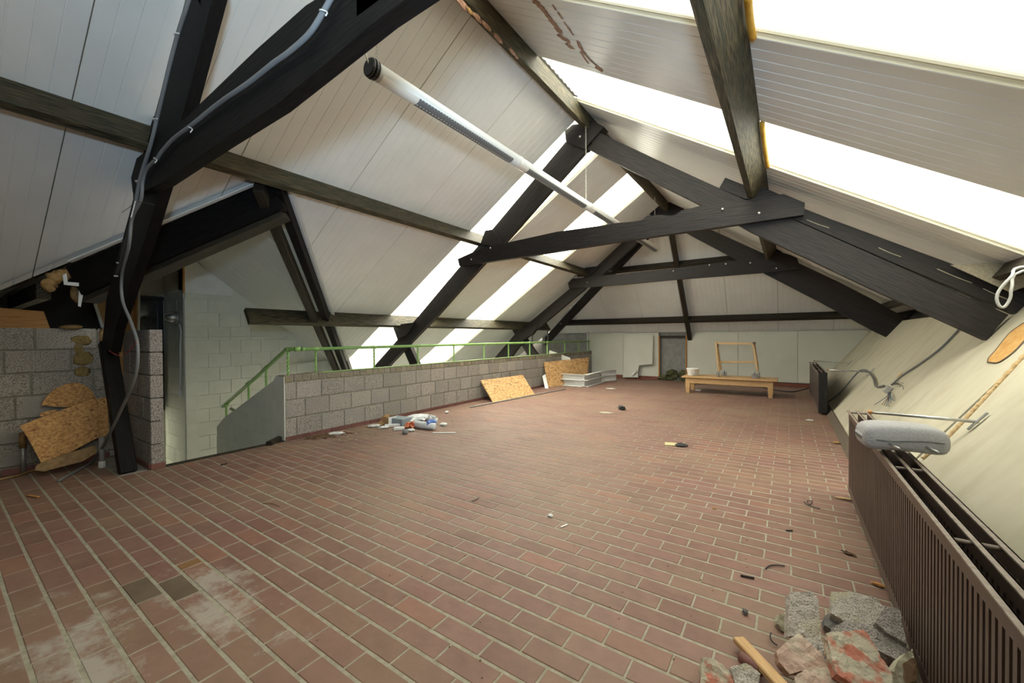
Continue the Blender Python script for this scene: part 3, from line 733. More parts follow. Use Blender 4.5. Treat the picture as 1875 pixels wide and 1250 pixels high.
# brown glue streaks on the right slope
for j, pth in enumerate((((978, 0), (990, 12), (1000, 24), (1012, 40), (1020, 50), (1026, 60)), ((1022, 62), (1032, 70), (1044, 76)), ((1040, 84), (1047, 84)), ((1012, 8), (1018, 18)), ((1022, 22), (1030, 34)), ((1033, 40), (1042, 52), (1050, 64)), ((1058, 74), (1064, 88), (1074, 102), (1086, 114), (1098, 124), (1103, 128)), ((1063, 94), (1072, 108), (1078, 116)), ((1090, 122), (1104, 130)))):
    P = smoothpath([onR(*p)+Vector((-TR*cR, 0, -cR))*.003 for p in pth], 5)
    w = (.05, .055, .05, .015, .02, .015, .026, .018, .036)[j]
    rr = [w*(.55+.45*abs(noise.noise(Vector((i*.7, j*3.1, 0))))*2) for i in range(len(P))]
    V, Fc = tubeVF(P, 0, 8, rr, flat=Vector((TR*cR, 0, cR)))
    nn = Vector((TR*cR, 0, cR))
    V = [v for v in V]
    mesh('glue_streak', [P[i//8]+(v-P[i//8])-nn*((v-P[i//8]).dot(nn)*.8) for i, v in enumerate(V)], Fc, 'glue_brown', ceil, smooth=True)

# hip end timbers
tag(beam('hip_purlin', (-3.95, 10.33, 2.98), (-.55, 10.33, 2.98), .08, .18, 'dark_green_beam', None, up=(0, .757, .653)), 'upper cross purlin on the hipped far end of the roof', 'beam')
tag(beam('hip_purlin', (-5.95, 11.42, 1.68), (1.45, 11.42, 1.68), .08, .19, 'dark_green_beam', None, up=(0, .757, .653)), 'lower cross purlin above the white boards of the far wall', 'beam')
tag(beam('hip_rafter', (-2.2, 9.62, 3.72), (-2.2, 11.83, 1.16), .10, .12, 'dark_green_beam'), 'narrow centre rafter running down the hipped far end', 'beam')
tag(beam('hip_rafter', (-2.3, 9.5, 3.98), (-6.9, 11.95, .98), .09, .24, 'dark_beam_far'), 'dark corner rafter at the far left end of the roof', 'beam')
tag(beam('hip_rafter', (-2.2, 9.5, 3.98), (1.55, 11.75, 1.55), .09, .24, 'dark_beam_far'), 'dark corner rafter at the far right end of the roof', 'beam')
# valley timbers of the side wing
va = Vector((WX, WY, WZ)); vN = Vector((-3.3, 3.3*TL/WN, -3.3*TL)); vS = Vector((-1.36, -1.36*TL/WS, -1.36*TL))
t1 = thing('valley_beam', 'pair of dark timbers running down the valley left of the first skylight', 'beam', tuple(va))
beam('green_timber', va+Vector((.07, -.19, -.16)), va+vN*1.08+Vector((.07, -.19, -.16)), .09, .12, 'dark_green_beam', t1)
beam('dark_timber', va+Vector((.05, .0, -.09)), va+vN*1.06+Vector((.05, .0, -.09)), .09, .16, 'dark_beam', t1)
beam('white_liner', va+Vector((.05, .11, -.02)), va+vN*1.05+Vector((.05, .11, -.02)), .05, .02, 'white_paint', t1)
t2 = thing('valley_beam', 'deep dark beam falling left behind the crossed timbers to the torn corner', 'beam', tuple(va))
beam('upper_timber', va+Vector((0, .04, -.17)), va+vS+Vector((0, .04, -.17)), .10, .30, 'dark_beam', t2)
beam('lower_timber', va+Vector((-.05, .12, -.33)), va+vS+Vector((-.05, .12, -.33)), .20, .09, 'dark_green_beam', t2)
beam('white_bead', va+Vector((.05, -.05, -.012)), va+vS*.98+Vector((.05, -.05, -.012)), .05, .016, 'white_paint', t2)
tag(beam('wing_ridge', va+Vector((-.1, 0, -.12)), (-9.2, WY, WZ-.12), .07, .2, 'dark_green_beam'), 'dark ridge timber of the small side wing', 'beam')

# ------------------------------------------------------------------ roof trusses
def truss_poly(nm, pts, Y, th, m, parent, xd=None):
    P = [ony(*p, Y) for p in pts]
    return prism(nm, P, (0, th, 0), m, parent, xdir=xd or (P[1]-P[0]))
LD = Vector((-1, 0, -.7)); RD = Vector((1, 0, -.7)); CD = Vector((1, 0, .0))
# middle truss
Y1 = 5.1
tm = thing('roof_truss', 'middle dark timber truss with bolted collar beam crossing the room', 'truss', (X0, Y1, 2.6))
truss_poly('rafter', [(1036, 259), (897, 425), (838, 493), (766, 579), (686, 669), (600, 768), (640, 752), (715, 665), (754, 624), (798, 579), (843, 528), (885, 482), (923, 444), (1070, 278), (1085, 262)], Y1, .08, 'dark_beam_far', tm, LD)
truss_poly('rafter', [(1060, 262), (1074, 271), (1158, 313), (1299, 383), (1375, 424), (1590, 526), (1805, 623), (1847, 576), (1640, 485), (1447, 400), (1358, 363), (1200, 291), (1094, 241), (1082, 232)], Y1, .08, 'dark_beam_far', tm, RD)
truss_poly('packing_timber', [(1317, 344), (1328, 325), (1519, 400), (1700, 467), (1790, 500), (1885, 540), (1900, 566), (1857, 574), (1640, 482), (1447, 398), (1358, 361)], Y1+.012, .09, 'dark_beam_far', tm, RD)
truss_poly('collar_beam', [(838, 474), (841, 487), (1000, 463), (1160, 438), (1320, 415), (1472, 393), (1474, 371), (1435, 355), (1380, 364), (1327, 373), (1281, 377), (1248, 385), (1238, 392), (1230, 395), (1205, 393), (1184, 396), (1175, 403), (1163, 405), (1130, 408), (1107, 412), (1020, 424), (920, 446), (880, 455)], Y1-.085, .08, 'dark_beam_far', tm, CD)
truss_poly('cleat', [(880, 446), (888, 422), (902, 420), (920, 445), (905, 452)], Y1-.02, .07, 'dark_beam_far', tm, CD)
truss_poly('cleat', [(720, 600), (735, 593), (760, 590), (745, 612), (728, 622)], Y1-.02, .07, 'dark_beam_far', tm, CD)
truss_poly('strut', [(722, 602), (734, 598), (768, 672), (775, 690), (760, 690)], Y1+.1, .08, 'dark_beam_far', tm, (0, 0, 1))
truss_poly('ridge_plate', [(1036, 258), (1034, 240), (1048, 228), (1066, 226), (1084, 220), (1106, 232), (1094, 245), (1070, 272), (1052, 266)], Y1-.03, .16, 'dark_beam_far', tm, CD)
truss_poly('cleat', [(1366, 364), (1387, 337), (1425, 355), (1437, 358), (1380, 366)], Y1-.03, .06, 'dark_beam_far', tm, CD)
for p in ((1323, 383), (1390, 390), (898, 454), (863, 475), (1062, 250)):
    q = ony(*p, Y1-.09); lathe('bolt', [(.014, 0), (.016, .004), (.010, .012)], q, 'steel', tm, 8, axis=(0, -1, 0))
# plaster splashes on the packing timber
for a, b_ in (((1477, 402), (1518, 417)), ((1608, 453), (1650, 470)), ((1716, 492), (1780, 518)), ((1800, 528), (1850, 550))):
    tube('plaster_splash', [ony(*a, Y1+.010), ony((a[0]+b_[0])/2, (a[1]+b_[1])/2+1, Y1+.010), ony(*b_, Y1+.010)], .004, 'mortar_lump', tm, sub=3, n_=5)
# far truss
Y2 = 9.4
tf = thing('roof_truss', 'farthest dark timber truss in front of the hipped end wall', 'truss', (X0, Y2, 2.6))
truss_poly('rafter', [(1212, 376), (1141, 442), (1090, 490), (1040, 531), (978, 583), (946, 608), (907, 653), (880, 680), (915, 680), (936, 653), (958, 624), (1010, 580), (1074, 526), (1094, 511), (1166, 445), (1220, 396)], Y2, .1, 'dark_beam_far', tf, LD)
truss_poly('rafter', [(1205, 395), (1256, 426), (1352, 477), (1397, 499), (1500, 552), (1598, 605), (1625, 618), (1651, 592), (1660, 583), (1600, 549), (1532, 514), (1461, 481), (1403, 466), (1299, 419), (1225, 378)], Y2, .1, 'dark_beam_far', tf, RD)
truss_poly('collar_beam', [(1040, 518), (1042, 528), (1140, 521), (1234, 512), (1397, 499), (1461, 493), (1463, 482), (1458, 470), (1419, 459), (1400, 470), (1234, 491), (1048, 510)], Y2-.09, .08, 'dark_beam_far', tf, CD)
truss_poly('ridge_plate', [(1190, 392), (1196, 366), (1216, 356), (1245, 370), (1262, 400), (1240, 412), (1210, 405)], Y2-.02, .13, 'dark_beam_far', tf, CD)
truss_poly('cleat', [(1056, 506), (1072, 490), (1100, 486), (1080, 505)], Y2-.03, .1, 'dark_beam_far', tf, CD)
truss_poly('cleat', [(938, 604), (950, 598), (985, 596), (975, 612), (950, 625)], Y2-.03, .1, 'dark_beam_far', tf, CD)
truss_poly('cleat', [(1395, 455), (1408, 440), (1430, 440), (1440, 462)], Y2-.05, .1, 'dark_beam_far', tf, CD)
truss_poly('strut', [(940, 606), (952, 602), (985, 650), (992, 668), (976, 668)], Y2+.1, .08, 'dark_beam_far', tf, (0, 0, 1))
for p in ((1075, 517), (1233, 496), (1299, 485), (1329, 483), (1374, 481), (1422, 491)):
    lathe('bolt', [(.016, 0), (.018, .004), (.012, .012)], ony(*p, Y2-.095), 'steel', tf, 6, axis=(0, -1, 0))
# near truss
Y0 = 1.0
tn = thing('roof_truss', 'near black truss crossing the top left corner, its foot on a leaning post', 'truss', (-4, Y0, 2.4))
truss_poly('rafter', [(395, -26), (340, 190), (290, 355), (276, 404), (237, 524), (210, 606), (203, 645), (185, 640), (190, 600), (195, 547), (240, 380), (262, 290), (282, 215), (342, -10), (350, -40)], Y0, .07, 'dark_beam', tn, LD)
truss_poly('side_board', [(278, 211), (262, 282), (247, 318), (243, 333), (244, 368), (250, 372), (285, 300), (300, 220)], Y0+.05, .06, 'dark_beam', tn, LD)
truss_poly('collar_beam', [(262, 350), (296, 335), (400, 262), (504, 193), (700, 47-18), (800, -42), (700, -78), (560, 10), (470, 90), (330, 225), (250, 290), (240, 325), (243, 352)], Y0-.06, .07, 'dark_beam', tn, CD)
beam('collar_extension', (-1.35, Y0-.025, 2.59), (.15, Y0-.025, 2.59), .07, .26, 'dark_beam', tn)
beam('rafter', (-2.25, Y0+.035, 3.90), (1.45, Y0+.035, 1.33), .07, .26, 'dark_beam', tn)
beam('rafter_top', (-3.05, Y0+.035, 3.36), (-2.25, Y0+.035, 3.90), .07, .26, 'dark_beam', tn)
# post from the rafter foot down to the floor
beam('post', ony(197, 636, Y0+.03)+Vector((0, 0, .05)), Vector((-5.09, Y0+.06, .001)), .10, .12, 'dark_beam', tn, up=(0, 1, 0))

# ------------------------------------------------------------------ torn corner above the block wall
fo = thing('expanding_foam', 'tan foam blob swelling out at the torn roof corner', 'foam', tuple(onx(110, 510, -5.85)))
for i, (x, y, s) in enumerate(((90, 518, .11), (100, 508, .12), (112, 504, .12), (124, 500, .10), (92, 526, .08))):
    lump('foam_lobe', onx(x, y, -5.75), (s, s, s), 'foam', fo, i, .3)
tag(lump('expanding_foam', onx(140, 536, -5.8), (.1, .09, .17), 'foam_dark', None, 8, .4), 'small foam lump hanging under the steel bracket', 'foam')
tag(lump('expanding_foam', onx(131, 599, -5.9), (.1, .16, .05), 'foam_dark', None, 12, .2), 'flat foam smear on top of the block wall', 'foam')
tag(lump('expanding_foam', ony(187, 618, 1.02), (.07, .05, .17), 'foam_dark', None, 15, .4), 'narrow foam lump beside the foot of the near truss', 'foam')
for p in ((136, 626), (150, 668), (133, 700)): pass
stn = thing('foam_smear', 'ochre foam stain running down the grey block wall', 'stain', (XB, .85, 1.1))
for i, (x, y, a, b_) in enumerate(((150, 623, .17, .10), (152, 657, .15, .14), (152, 680, .12, .1), (145, 640, .08, .1))):
    lump('stain_patch', onx(x, y, XB+.011), (.0025, a, b_), 'foam_stain', stn, i+20, .22)
XK = -5.62
prism('steel_bracket', [onx(*p, XK) for p in ((115, 503), (122, 500), (124, 516), (151, 518), (152, 540), (148, 562), (143, 560), (145, 524), (117, 521))], (-.01, 0, 0), 'white_paint', None)
tag(bpy.data.objects['steel_bracket'], 'white angled metal trim at the torn roof corner', 'trim')
tag(prism('plank', [onx(*p, -6.25) for p in ((-20, 562), (80, 570), (92, 602), (-20, 602))], (-.03, 0, 0), 'orange_wood', None, xdir=(0, 1, 0)), 'orange brown plank lying above the block wall at the left edge', 'plank')

# ------------------------------------------------------------------ boards against the near block wall
def board_on_x(nm, pts, x0, x1, m, t=.018, label=None, cat='board'):
    """leans: x0 at floor level, x1 at z=.8"""
    P = []
    for p in pts:
        q = onx(*p, x1)
        for _ in range(4): q = onx(*p, x0+(x1-x0)*max(0, q.z)/.8)
        P.append(q)
    o = prism(nm, P, (-t, 0, 0), m, None, xdir=(0, 1, 0))
    if label: tag(o, label, cat)
    return o
arc = [(75, 742), (84, 727), (100, 712), (120, 703), (142, 700), (158, 706), (170, 717), (176, 728), (176, 745), (110, 745)]
board_on_x('osb_board', arc, -5.82, -5.90, 'osb', label='round-topped chipboard piece behind the other boards on the block wall')
board_on_x('osb_board', [(150, 736), (178, 730), (196, 726), (200, 790), (188, 803), (150, 800)], -5.70, -5.86, 'osb', label='narrow chipboard piece behind the black post')
board_on_x('osb_board', [(36, 780), (60, 770), (175, 728), (181, 800), (130, 827), (76, 848), (50, 800)], -5.62, -5.82, 'osb', label='large tilted chipboard sheet leaning on the near block wall')
board_on_x('osb_board', [(64, 861), (66, 852), (78, 846), (130, 828), (176, 815), (178, 828), (150, 845), (110, 855), (80, 863)], -5.55, -5.75, 'foam_dark', label='broken strip of chipboard at the foot of the block wall')
board_on_x('osb_board', [(72, 757), (84, 753), (104, 750), (108, 762), (74, 762)], -5.7, -5.88, 'osb', label='small splintered chipboard tongue below the round-topped piece')
pp = thing('pipe_stub', 'grey metal pipe stub rising at the left foot of the block wall', 'pipe', tuple(onz(43, 866)))
q = onz(43, 866); tube('pipe', [q, Vector((q.x, q.y, .27))], .018, 'galvanised', pp, sub=1, n_=12); tube('sleeve', [Vector((q.x, q.y, .24)), Vector((q.x, q.y, .38))], .024, 'foam_dark', pp, sub=1, n_=12)
q = onz(187, 856); pp = thing('pipe_stub', 'dark pipe stub with white collar beside the leaning post', 'pipe', tuple(q))
tube('pipe', [q, Vector((q.x, q.y, .30))], .02, 'grey_felt', pp, sub=1, n_=12); lathe('collar', [(.026, 0), (.028, .01), (.026, .06), (.022, .065)], q, 'white_paint', pp, 12)
tag(tube('foam_strip', [onz(-20, 882, .01), onz(30, 871, .012), onz(62, 861, .012), onz(85, 862, .012)], .010, 'foam_dark', n_=6), 'thin orange sealant strip along the base of the block wall', 'strip')

# ------------------------------------------------------------------ cables on the near truss
yc = Y0-.075
cc = thing('conduit', 'straight grey conduit clipped up the near black rafter', 'cable', tuple(ony(250, 330, yc)))
tube('conduit_tube', [ony(*p, yc) for p in ((352, -20), (340, 18), (325, 65), (308, 130), (288, 215), (275, 268), (256, 330), (247, 380), (240, 410))], .012, 'cable_grey', cc)
tube('conduit_tail', [ony(*p, yc) for p in ((240, 410), (232, 440), (222, 478), (214, 502))], .012, 'cable_dark', cc)
for p in ((325, 65), (286, 220), (253, 333), (218, 482), (214, 506)):
    q = ony(*p, yc); tube('clip', [q+Vector((-.03, 0, 0)), q+Vector((0, -.016, .004)), q+Vector((.03, 0, 0))], .004, 'white_plastic', cc, sub=3, n_=6)
cg = thing('cable', 'long grey cable from the collar beam down to the brick floor at left', 'cable', tuple(ony(350, 230, yc)))
tube('cable_run', [ony(*p, yc-.01) for p in ((612, -14), (592, 22), (566, 62), (530, 95), (498, 118), (455, 152), (400, 190), (350, 230), (318, 254), (296, 278), (288, 290), (270, 308), (262, 330), (258, 365), (242, 400), (236, 450))]+
     [ony(*p, .96) for p in ((224, 500), (224, 548), (240, 590), (251, 625), (252, 665), (244, 700), (222, 750), (200, 795), (185, 822))]+[onz(172, 842, .03), onz(158, 852, .015), onz(140, 862, .012), onz(107, 880, .012)], .0115, 'cable_grey', cg, sub=6)
for p in ((592, 22), (350, 234), (286, 290)):
    q = ony(*p, yc-.01); tube('cable_tie', [q+Vector((-.03, .01, .01)), q+Vector((0, -.014, 0)), q+Vector((.035, -.005, -.02)), q+Vector((.05, -.02, -.05))], .003, 'white_plastic', cg, sub=3, n_=5)
tag(tube('wire', [ony(*p, .95) for p in ((200, 642), (212, 649), (225, 650), (236, 643), (244, 633), (250, 626))], .003, 'wire_red', n_=5), 'thin red wire looped between the post and the hanging cable', 'wire')
tag(tube('wire', [ony(*p, yc-.02) for p in ((223, 389), (236, 380), (250, 370), (270, 372), (284, 375))], .002, 'cable_dark', n_=5), 'loose thin black wire sticking out from the near rafter', 'wire')
tag(beam('spirit_stick', ony(240, 398, yc-.03), ony(248, 368, yc-.03), .008, .006, 'white_plastic'), 'thin white strip tucked behind the conduit on the near rafter', 'strip')

# ------------------------------------------------------------------ tube lamp hung on chains
ZL, XLm = 2.99, -2.2
qa, qb = onz(683, 127, ZL), onz(1203, 458, ZL); qa.z = qb.z = ZL
la = thing('tube_lamp', 'long white louvred tube lamp hanging on chains below the ridge', 'lamp', tuple(qa))
axd = (qb-qa).normalized(); LT = (qb-qa).length; R_ = .055
MA = frame(qa, axd, (0, 0, 1))
def onax(s, a, r): return MA @ Vector((s, r*math.sin(a), r*math.cos(a)))
n_ = 20; prof = [(0, R_*.9), (.0, R_), (LT-.05, R_), (LT-.02, R_*.8), (LT, R_*.3)]
V, Fc = [], []
for s, r in prof:
    for k in range(n_): V.append(onax(s, 2*PI*k/n_, r))
for i in range(len(prof)-1):
    for k in range(n_): Fc.append([i*n_+k, i*n_+(k+1) % n_, (i+1)*n_+(k+1) % n_, (i+1)*n_+k])
mesh('lamp_tube', V, Fc, 'lamp_body', la, smooth=True)
def lamp_arc(nm, s0, s1, a0, a1, r, m, k=6):
    V, Fc = [], []
    for i in range(k+1):
        a = a0+(a1-a0)*i/k; V += [onax(s0, a, r), onax(s1, a, r)]
        if i: q = 2*i; Fc.append([q-2, q-1, q+1, q])
    return mesh(nm, V, Fc, m, la, smooth=True)
A0, A1 = PI-1.0, PI+1.0
seg = LT/4
for j in range(4):
    s0 = seg*j+.36 if j == 0 else seg*j+.14; s1 = seg*(j+1)-.14
    bed = lamp_arc('louvre_bed', s0, s1, A0, A1, R_+.0015, 'louvre_gap')
    lamp_arc('cover', s0-.17 if j else .05, s0, A0, A1, R_+.002, 'lamp_body')
    N = int((s1-s0)/.030); V, Fc = [], []
    for i in range(N):
        sa = s0+(s1-s0)*(i+.2)/N
        for kk, (a_, b_) in enumerate(((A0+.03, PI-.03), (PI+.03, A1-.03))):
            b0 = len(V); d = .018
            off = .010 if kk == 0 else -.010
            V += [onax(sa+off, a_, R_+.003), onax(sa+off+d*.7, a_, R_+.003), onax(sa+d*.7, b_, R_+.003), onax(sa, b_, R_+.003)] if kk == 0 else [onax(sa, a_, R_+.003), onax(sa+d*.7, a_, R_+.003), onax(sa-off+d*.7-.0, b_, R_+.003), onax(sa-off, b_, R_+.003)]
            Fc.append([b0, b0+1, b0+2, b0+3])
    mesh('louvre_fins', V, Fc, 'lamp_louvre', bed)
for j in (1, 2, 3):
    s = seg*j; V, Fc = [], []
    for sa, r in ((s-.02, R_+.004), (s+.02, R_+.004)):
        for k in range(n_): V.append(onax(sa, 2*PI*k/n_, r))
    Fc = [[k, (k+1) % n_, n_+(k+1) % n_, n_+k] for k in range(n_)]
    mesh('joint_ring', V, Fc, 'lamp_body', la, smooth=True)
def capring(nm, prof, m):
    V, Fc = [], []
    for s, r in prof:
        for k in range(n_): V.append(onax(s, 2*PI*k/n_, r))
    for i in range(len(prof)-1):
        for k in range(n_): Fc.append([i*n_+k, i*n_+(k+1) % n_, (i+1)*n_+(k+1) % n_, (i+1)*n_+k])
    Fc.append(list(range(n_)))
    mesh(nm, V, Fc, m, la)
capring('end_cap', [(-.035, .038), (-.035, .052), (-.028, .060), (-.020, .060), (-.017, .050), (-.012, .050), (-.009, .063), (.004, .063), (.006, .056), (.012, .056), (.014, .06), (.02, .06)], 'black_plastic')
def chain(nm, top_, bot, parent, r=.0015, ln=.028):
    top_, bot = Vector(top_), Vector(bot); N = max(3, int((top_-bot).length/(ln*.75))); V, Fc = [], []
    for i in range(N):
        c = bot.lerp(top_, (i+.5)/N); d = (top_-bot).normalized(); side = Vector((1, 0, 0)) if i % 2 else Vector((0, 1, 0))
        P = [c+d*(ln/2*math.cos(t))+side*(ln*.28*math.sin(t)) for t in [2*PI*k/8 for k in range(9)]]
        v, f = tubeVF(P, r, 4); b0 = len(V); V += v; Fc += [[b0+q for q in x] for x in f]
    mesh(nm, V, Fc, 'chain', parent)
p = onax(.03, 0, R_); chain('chain', (p.x, p.y, 4.03), p, la)
for xx, pxs in ((1073, 380), (1199, 455)):
    s = None; best = 1e9
    for k in range(400):
        t_ = LT*k/400; u, v, z = px(onax(t_, 0, 0))
        if abs(u-xx) < best: best = abs(u-xx); s = t_
    p = onax(s, 0, R_); chain('chain', (p.x, p.y, 4.03), p, la)
tube('supply_cable', [onax(-.03, 0, .02), onax(-.05, 0, .06), onax(-.06, 0, .14), onax(-.05, 0, .26), Vector((qa.x, 1.4, 3.7)), Vector((X0+.02, 1.2, 4.02))], .006, 'cable_white', la)

# ------------------------------------------------------------------ green handrails
def twisted(nm, a, b_, r, parent):
    a, b_ = Vector(a), Vector(b_); N = 14; V, Fc = [], []; 
    for i in range(N+1):
        c = a.lerp(b_, i/N)
        for k in range(4):
            an = 2*PI*k/4+i*.75; V.append(c+Vector((math.cos(an)*r, math.sin(an)*r, 0)))
    for i in range(N):
        for k in range(4): Fc.append([i*4+k, i*4+(k+1) % 4, (i+1)*4+(k+1) % 4, (i+1)*4+k])
    return mesh(nm, V, Fc, 'green_paint', parent)
hr = thing('handrail', 'long green painted handrail on top of the low block wall', 'railing', (-5.13, 7, .8))
XR = -5.13
ra, rb_ = onx(554, 639, XR), onx(1084, 624, XR)
tube('rail_pipe', [ra, rb_], .021, 'green_paint', hr, sub=1, n_=12)
tube('rail_end', [ra+Vector((0, -.01, 0)), ra+Vector((0, .02, 0))], .026, 'green_paint', hr, sub=1, n_=12)
for x in (578, 685, 765, 831, 886, 931, 970, 1002, 1034, 1059, 1078):
    yy = onx(x, 650, XR).y; zr = ra.z+(rb_.z-ra.z)*(yy-ra.y)/(rb_.y-ra.y)
    bl_ = twisted('baluster', (XR, yy, .79), (XR, yy, zr), .016, hr)
    tube('collar', [Vector((XR, yy-.035, zr)), Vector((XR, yy+.035, zr))], .025, 'green_paint', bl_, sub=1, n_=12)
hs_ = thing('handrail', 'sloping green handrail above the stair flank wall', 'railing', (-6, 2.57, .6))
YH = YP0+.1
P = [ony(408, 744, YH), ony(470, 690, YH), ony(524, 640, YH), ony(531, 638.5, YH), ony(545, 639, YH)]
tube('rail_pipe', P, .024, 'green_paint', hs_, sub=1, n_=12)
tube('rail_end', [P[-1]+Vector((-.01, -.03, 0)), P[-1]+Vector((.0, .03, 0))], .03, 'green_paint', hs_, sub=1, n_=14)
for (x, yt, yb) in ((414, 741, 765), (455, 702, 728), (487, 674, 703), (527, 640, 686)):
    a = ony(x, yt, YH); bl_ = twisted('baluster', (a.x, a.y, ony(x, yb, YH).z-.03), (a.x, a.y, a.z), .016, hs_)
    dd = (P[1]-P[0]).normalized() if x < 520 else Vector((1, 0, 0)); tube('collar', [a-dd*.04, a+dd*.04], .029, 'green_paint', bl_, sub=1, n_=12)
tag(tube('handrail', [ony(423, 748, YH+.25), ony(431, 752, YH+.25), ony(445, 765, YH+.25)], .022, 'green_paint', sub=1, n_=12), 'cut green rail end showing low behind the stair flank', 'railing')
for x in (1003, 975):
    q = onx(x, 640, -6.0); tag(tube('vertical_pipe', [Vector((-6.0, q.y, .2)), Vector((-6.0, q.y, 1.45))], .02, 'galvanised', sub=1, n_=8), 'thin grey pipe %s behind the green rail' % ('farther right' if x == 1003 else 'nearer left'), 'pipe')

# wall lamp with cable and switch on the return wall
wlmp = thing('wall_lamp', 'small caged bulkhead lamp with cable and switch on the white wall corner', 'lamp', tuple(ony(325, 580, 2.36)))
q = ony(323, 581, 2.34); lathe('lamp_glass', [(.085, 0), (.09, .03), (.085, .08), (.06, .13), (.02, .15)], q, 'steel', wlmp, 16, axis=(0, -1, 0))
lathe('lamp_base', [(.095, -.01), (.1, .0), (.095, .03)], q, 'galvanised', wlmp, 16, axis=(0, -1, 0))
for k in range(3):
    a = PI*k/3; tube('cage_wire', [q+Vector((math.cos(a)*.088, -.03, math.sin(a)*.088)), q+Vector((math.cos(a)*.06, -.135, math.sin(a)*.06)), q+Vector((-math.cos(a)*.06, -.135, -math.sin(a)*.06)), q+Vector((-math.cos(a)*.088, -.03, -math.sin(a)*.088))], .005, 'chain', wlmp, sub=3, n_=5)
tube('conduit', [ony(*p, 2.35) for p in ((328, 593), (331, 608), (330, 640), (330.5, 715))], .012, 'white_paint', wlmp)
q = ony(330, 720, 2.35); box('switch', q, (.08, .03, .1), 'white_paint', wlmp)
tag(tube('wall_cable', [onx(*p, XW+.02) for p in ((338, 617), (365, 618), (400, 617.5), (450, 617), (490, 616), (527, 617))], .006, 'painted_block_grey', n_=5), 'thin horizontal cable along the painted block wall above the stairs', 'cable')

# ------------------------------------------------------------------ radiators
def radiator(label, x0, y0, y1, z0, z1, nsl_pitch, plates, loc_gap=.054):
    t = thing('radiator', label, 'radiator', (x0, (y0+y1)/2, z0))
    for pi_ in range(plates):
        x = x0+pi_*loc_gap
        m = 'radiator_brown' if pi_ == 0 else 'radiator_brown'
        # plate: perforated by slots -> bars between top and bottom rails
        hgt = z1-z0; band = .058
        box('top_rail', (x, (y0+y1)/2, z1-band/2), (.006, y1-y0, band), m, t, ch=.001)
        box('bottom_rail', (x, (y0+y1)/2, z0+band/2), (.006, y1-y0, band), m, t, ch=.001)
        box('top_flange', (x-.006, (y0+y1)/2, z1-.003), (.018, y1-y0, .006), 'radiator_edge', t, ch=.001)
        N = int((y1-y0)/nsl_pitch); V0, F0 = chbox(.005, nsl_pitch*.56, hgt-2*band+.004, 0)
        if pi_ == 0 and N <= 140:
            me = bpy.data.meshes.new('slat'); me.from_pydata([tuple(v) for v in V0], [], F0); me.materials.append(MATS[m])
            for i in range(N): link_child('slat', me, t, Matrix.Translation((x, y0+(i+.5)*(y1-y0)/N, (z0+z1)/2)))
        else:
            V, Fc = [], []
            for i in range(N):
                b0 = len(V); V += [v+Vector((x, y0+(i+.5)*(y1-y0)/N, (z0+z1)/2)) for v in V0]; Fc += [[b0+q for q in f] for f in F0]
            mesh('slats', V, Fc, m, t, kind='stuff')
        if pi_ < plates-1: box('water_panel', (x+.014, (y0+y1)/2, (z0+z1)/2-.012), (.012, y1-y0-.04, hgt-.05), 'radiator_dark', t)
    k = 0; y = y1-.02
    while y > y0:
        box('spacer', (x0+loc_gap*(plates-1)/2, y, z1-.012), (loc_gap*(plates-1), .012, .012), 'radiator_edge', t); y -= .78
    return t
R1 = radiator('long brown slatted radiator in the right foreground', .395, -.6, 4.05, .03, .662, .0355, 3)
R2 = radiator('far dark brown radiator by the right end of the coffee table', .40, 7.9, 10.9, .03, .665, .035, 3)
box('end_cover', (.454, 7.895, .35), (.115, .01, .62), 'radiator_dark', R2)
for xk in (.41, .45, .50): box('end_rib', (xk, 7.885, .35), (.012, .012, .63), 'radiator_dark', R2)
# rods from the radiators to brackets on the slanted wall
def rod(label, a, b_, r=.011):
    t = thing('support_rod', label, 'rod', tuple(a)); tube('rod_bar', [a, b_], r, 'steel', t, sub=1, n_=10)
    d = sdir*.075; n0 = SLN*.006; beam('wall_bracket', b_-d+n0, b_+d+n0, .022, .01, 'galvanised', t, up=SLN)
    tube('brass_nut', [Vector(a), Vector(a)+(Vector(b_)-Vector(a)).normalized()*.02], r*1.4, 'orange_wood', t, sub=1, n_=6)
rod('grey metal rod from the near radiator to a bracket on the slanted wall', ony(1590, 754, 4.0), onS(1792, 772, .01))
rod('grey metal rod from the far radiator to the slanted wall', ony(1514, 677, 7.95), onS(1594, 681, .01))
rod('thin rod at the far end of the far radiator', ony(1490, 660, 10.7), onS(1556, 665, .01), .008)

# headrest lying across the radiator
a, b_ = onz(1583, 812, .70), onz(1716, 824, .70)
hd = thing('headrest', 'light grey fabric headrest with two metal pins lying on the near radiator', 'headrest', tuple((a+b_)/2))
M = frame((a+b_)/2+Vector((0, 0, .045)), b_-a, (0, 0, 1))
def cushion(nm, L, W, Hh, M, m, parent, nx=20, nr=20):
    V, Fc = [], []
    for i in range(nx+1):
        t = math.sin(PI/2*(-1+2*i/nx)); e = (1-abs(t)**9)**.5 if abs(t) < 1 else 0
        e = max(e, .05)
        for k in range(nr):
            an = 2*PI*k/nr; c_, s_ = math.cos(an), math.sin(an)
            y = math.copysign(abs(c_)**.38, c_)*W/2*(.55+.45*e); z = math.copysign(abs(s_)**.5, s_)*Hh/2*e
            V.append(M @ Vector((t*L/2, y, z+.01*(1-t*t))))
    for i in range(nx):
        for k in range(nr): Fc.append([i*nr+k, i*nr+(k+1) % nr, (i+1)*nr+(k+1) % nr, (i+1)*nr+k])
    Fc.append(list(range(nr))); Fc.append([nx*nr+k for k in range(nr)][::-1])
    return mesh(nm, V, Fc, m, parent, smooth=True)
LH = (b_-a).length*1.18
fwd = M.to_3x3() @ Vector((0, 1, 0))
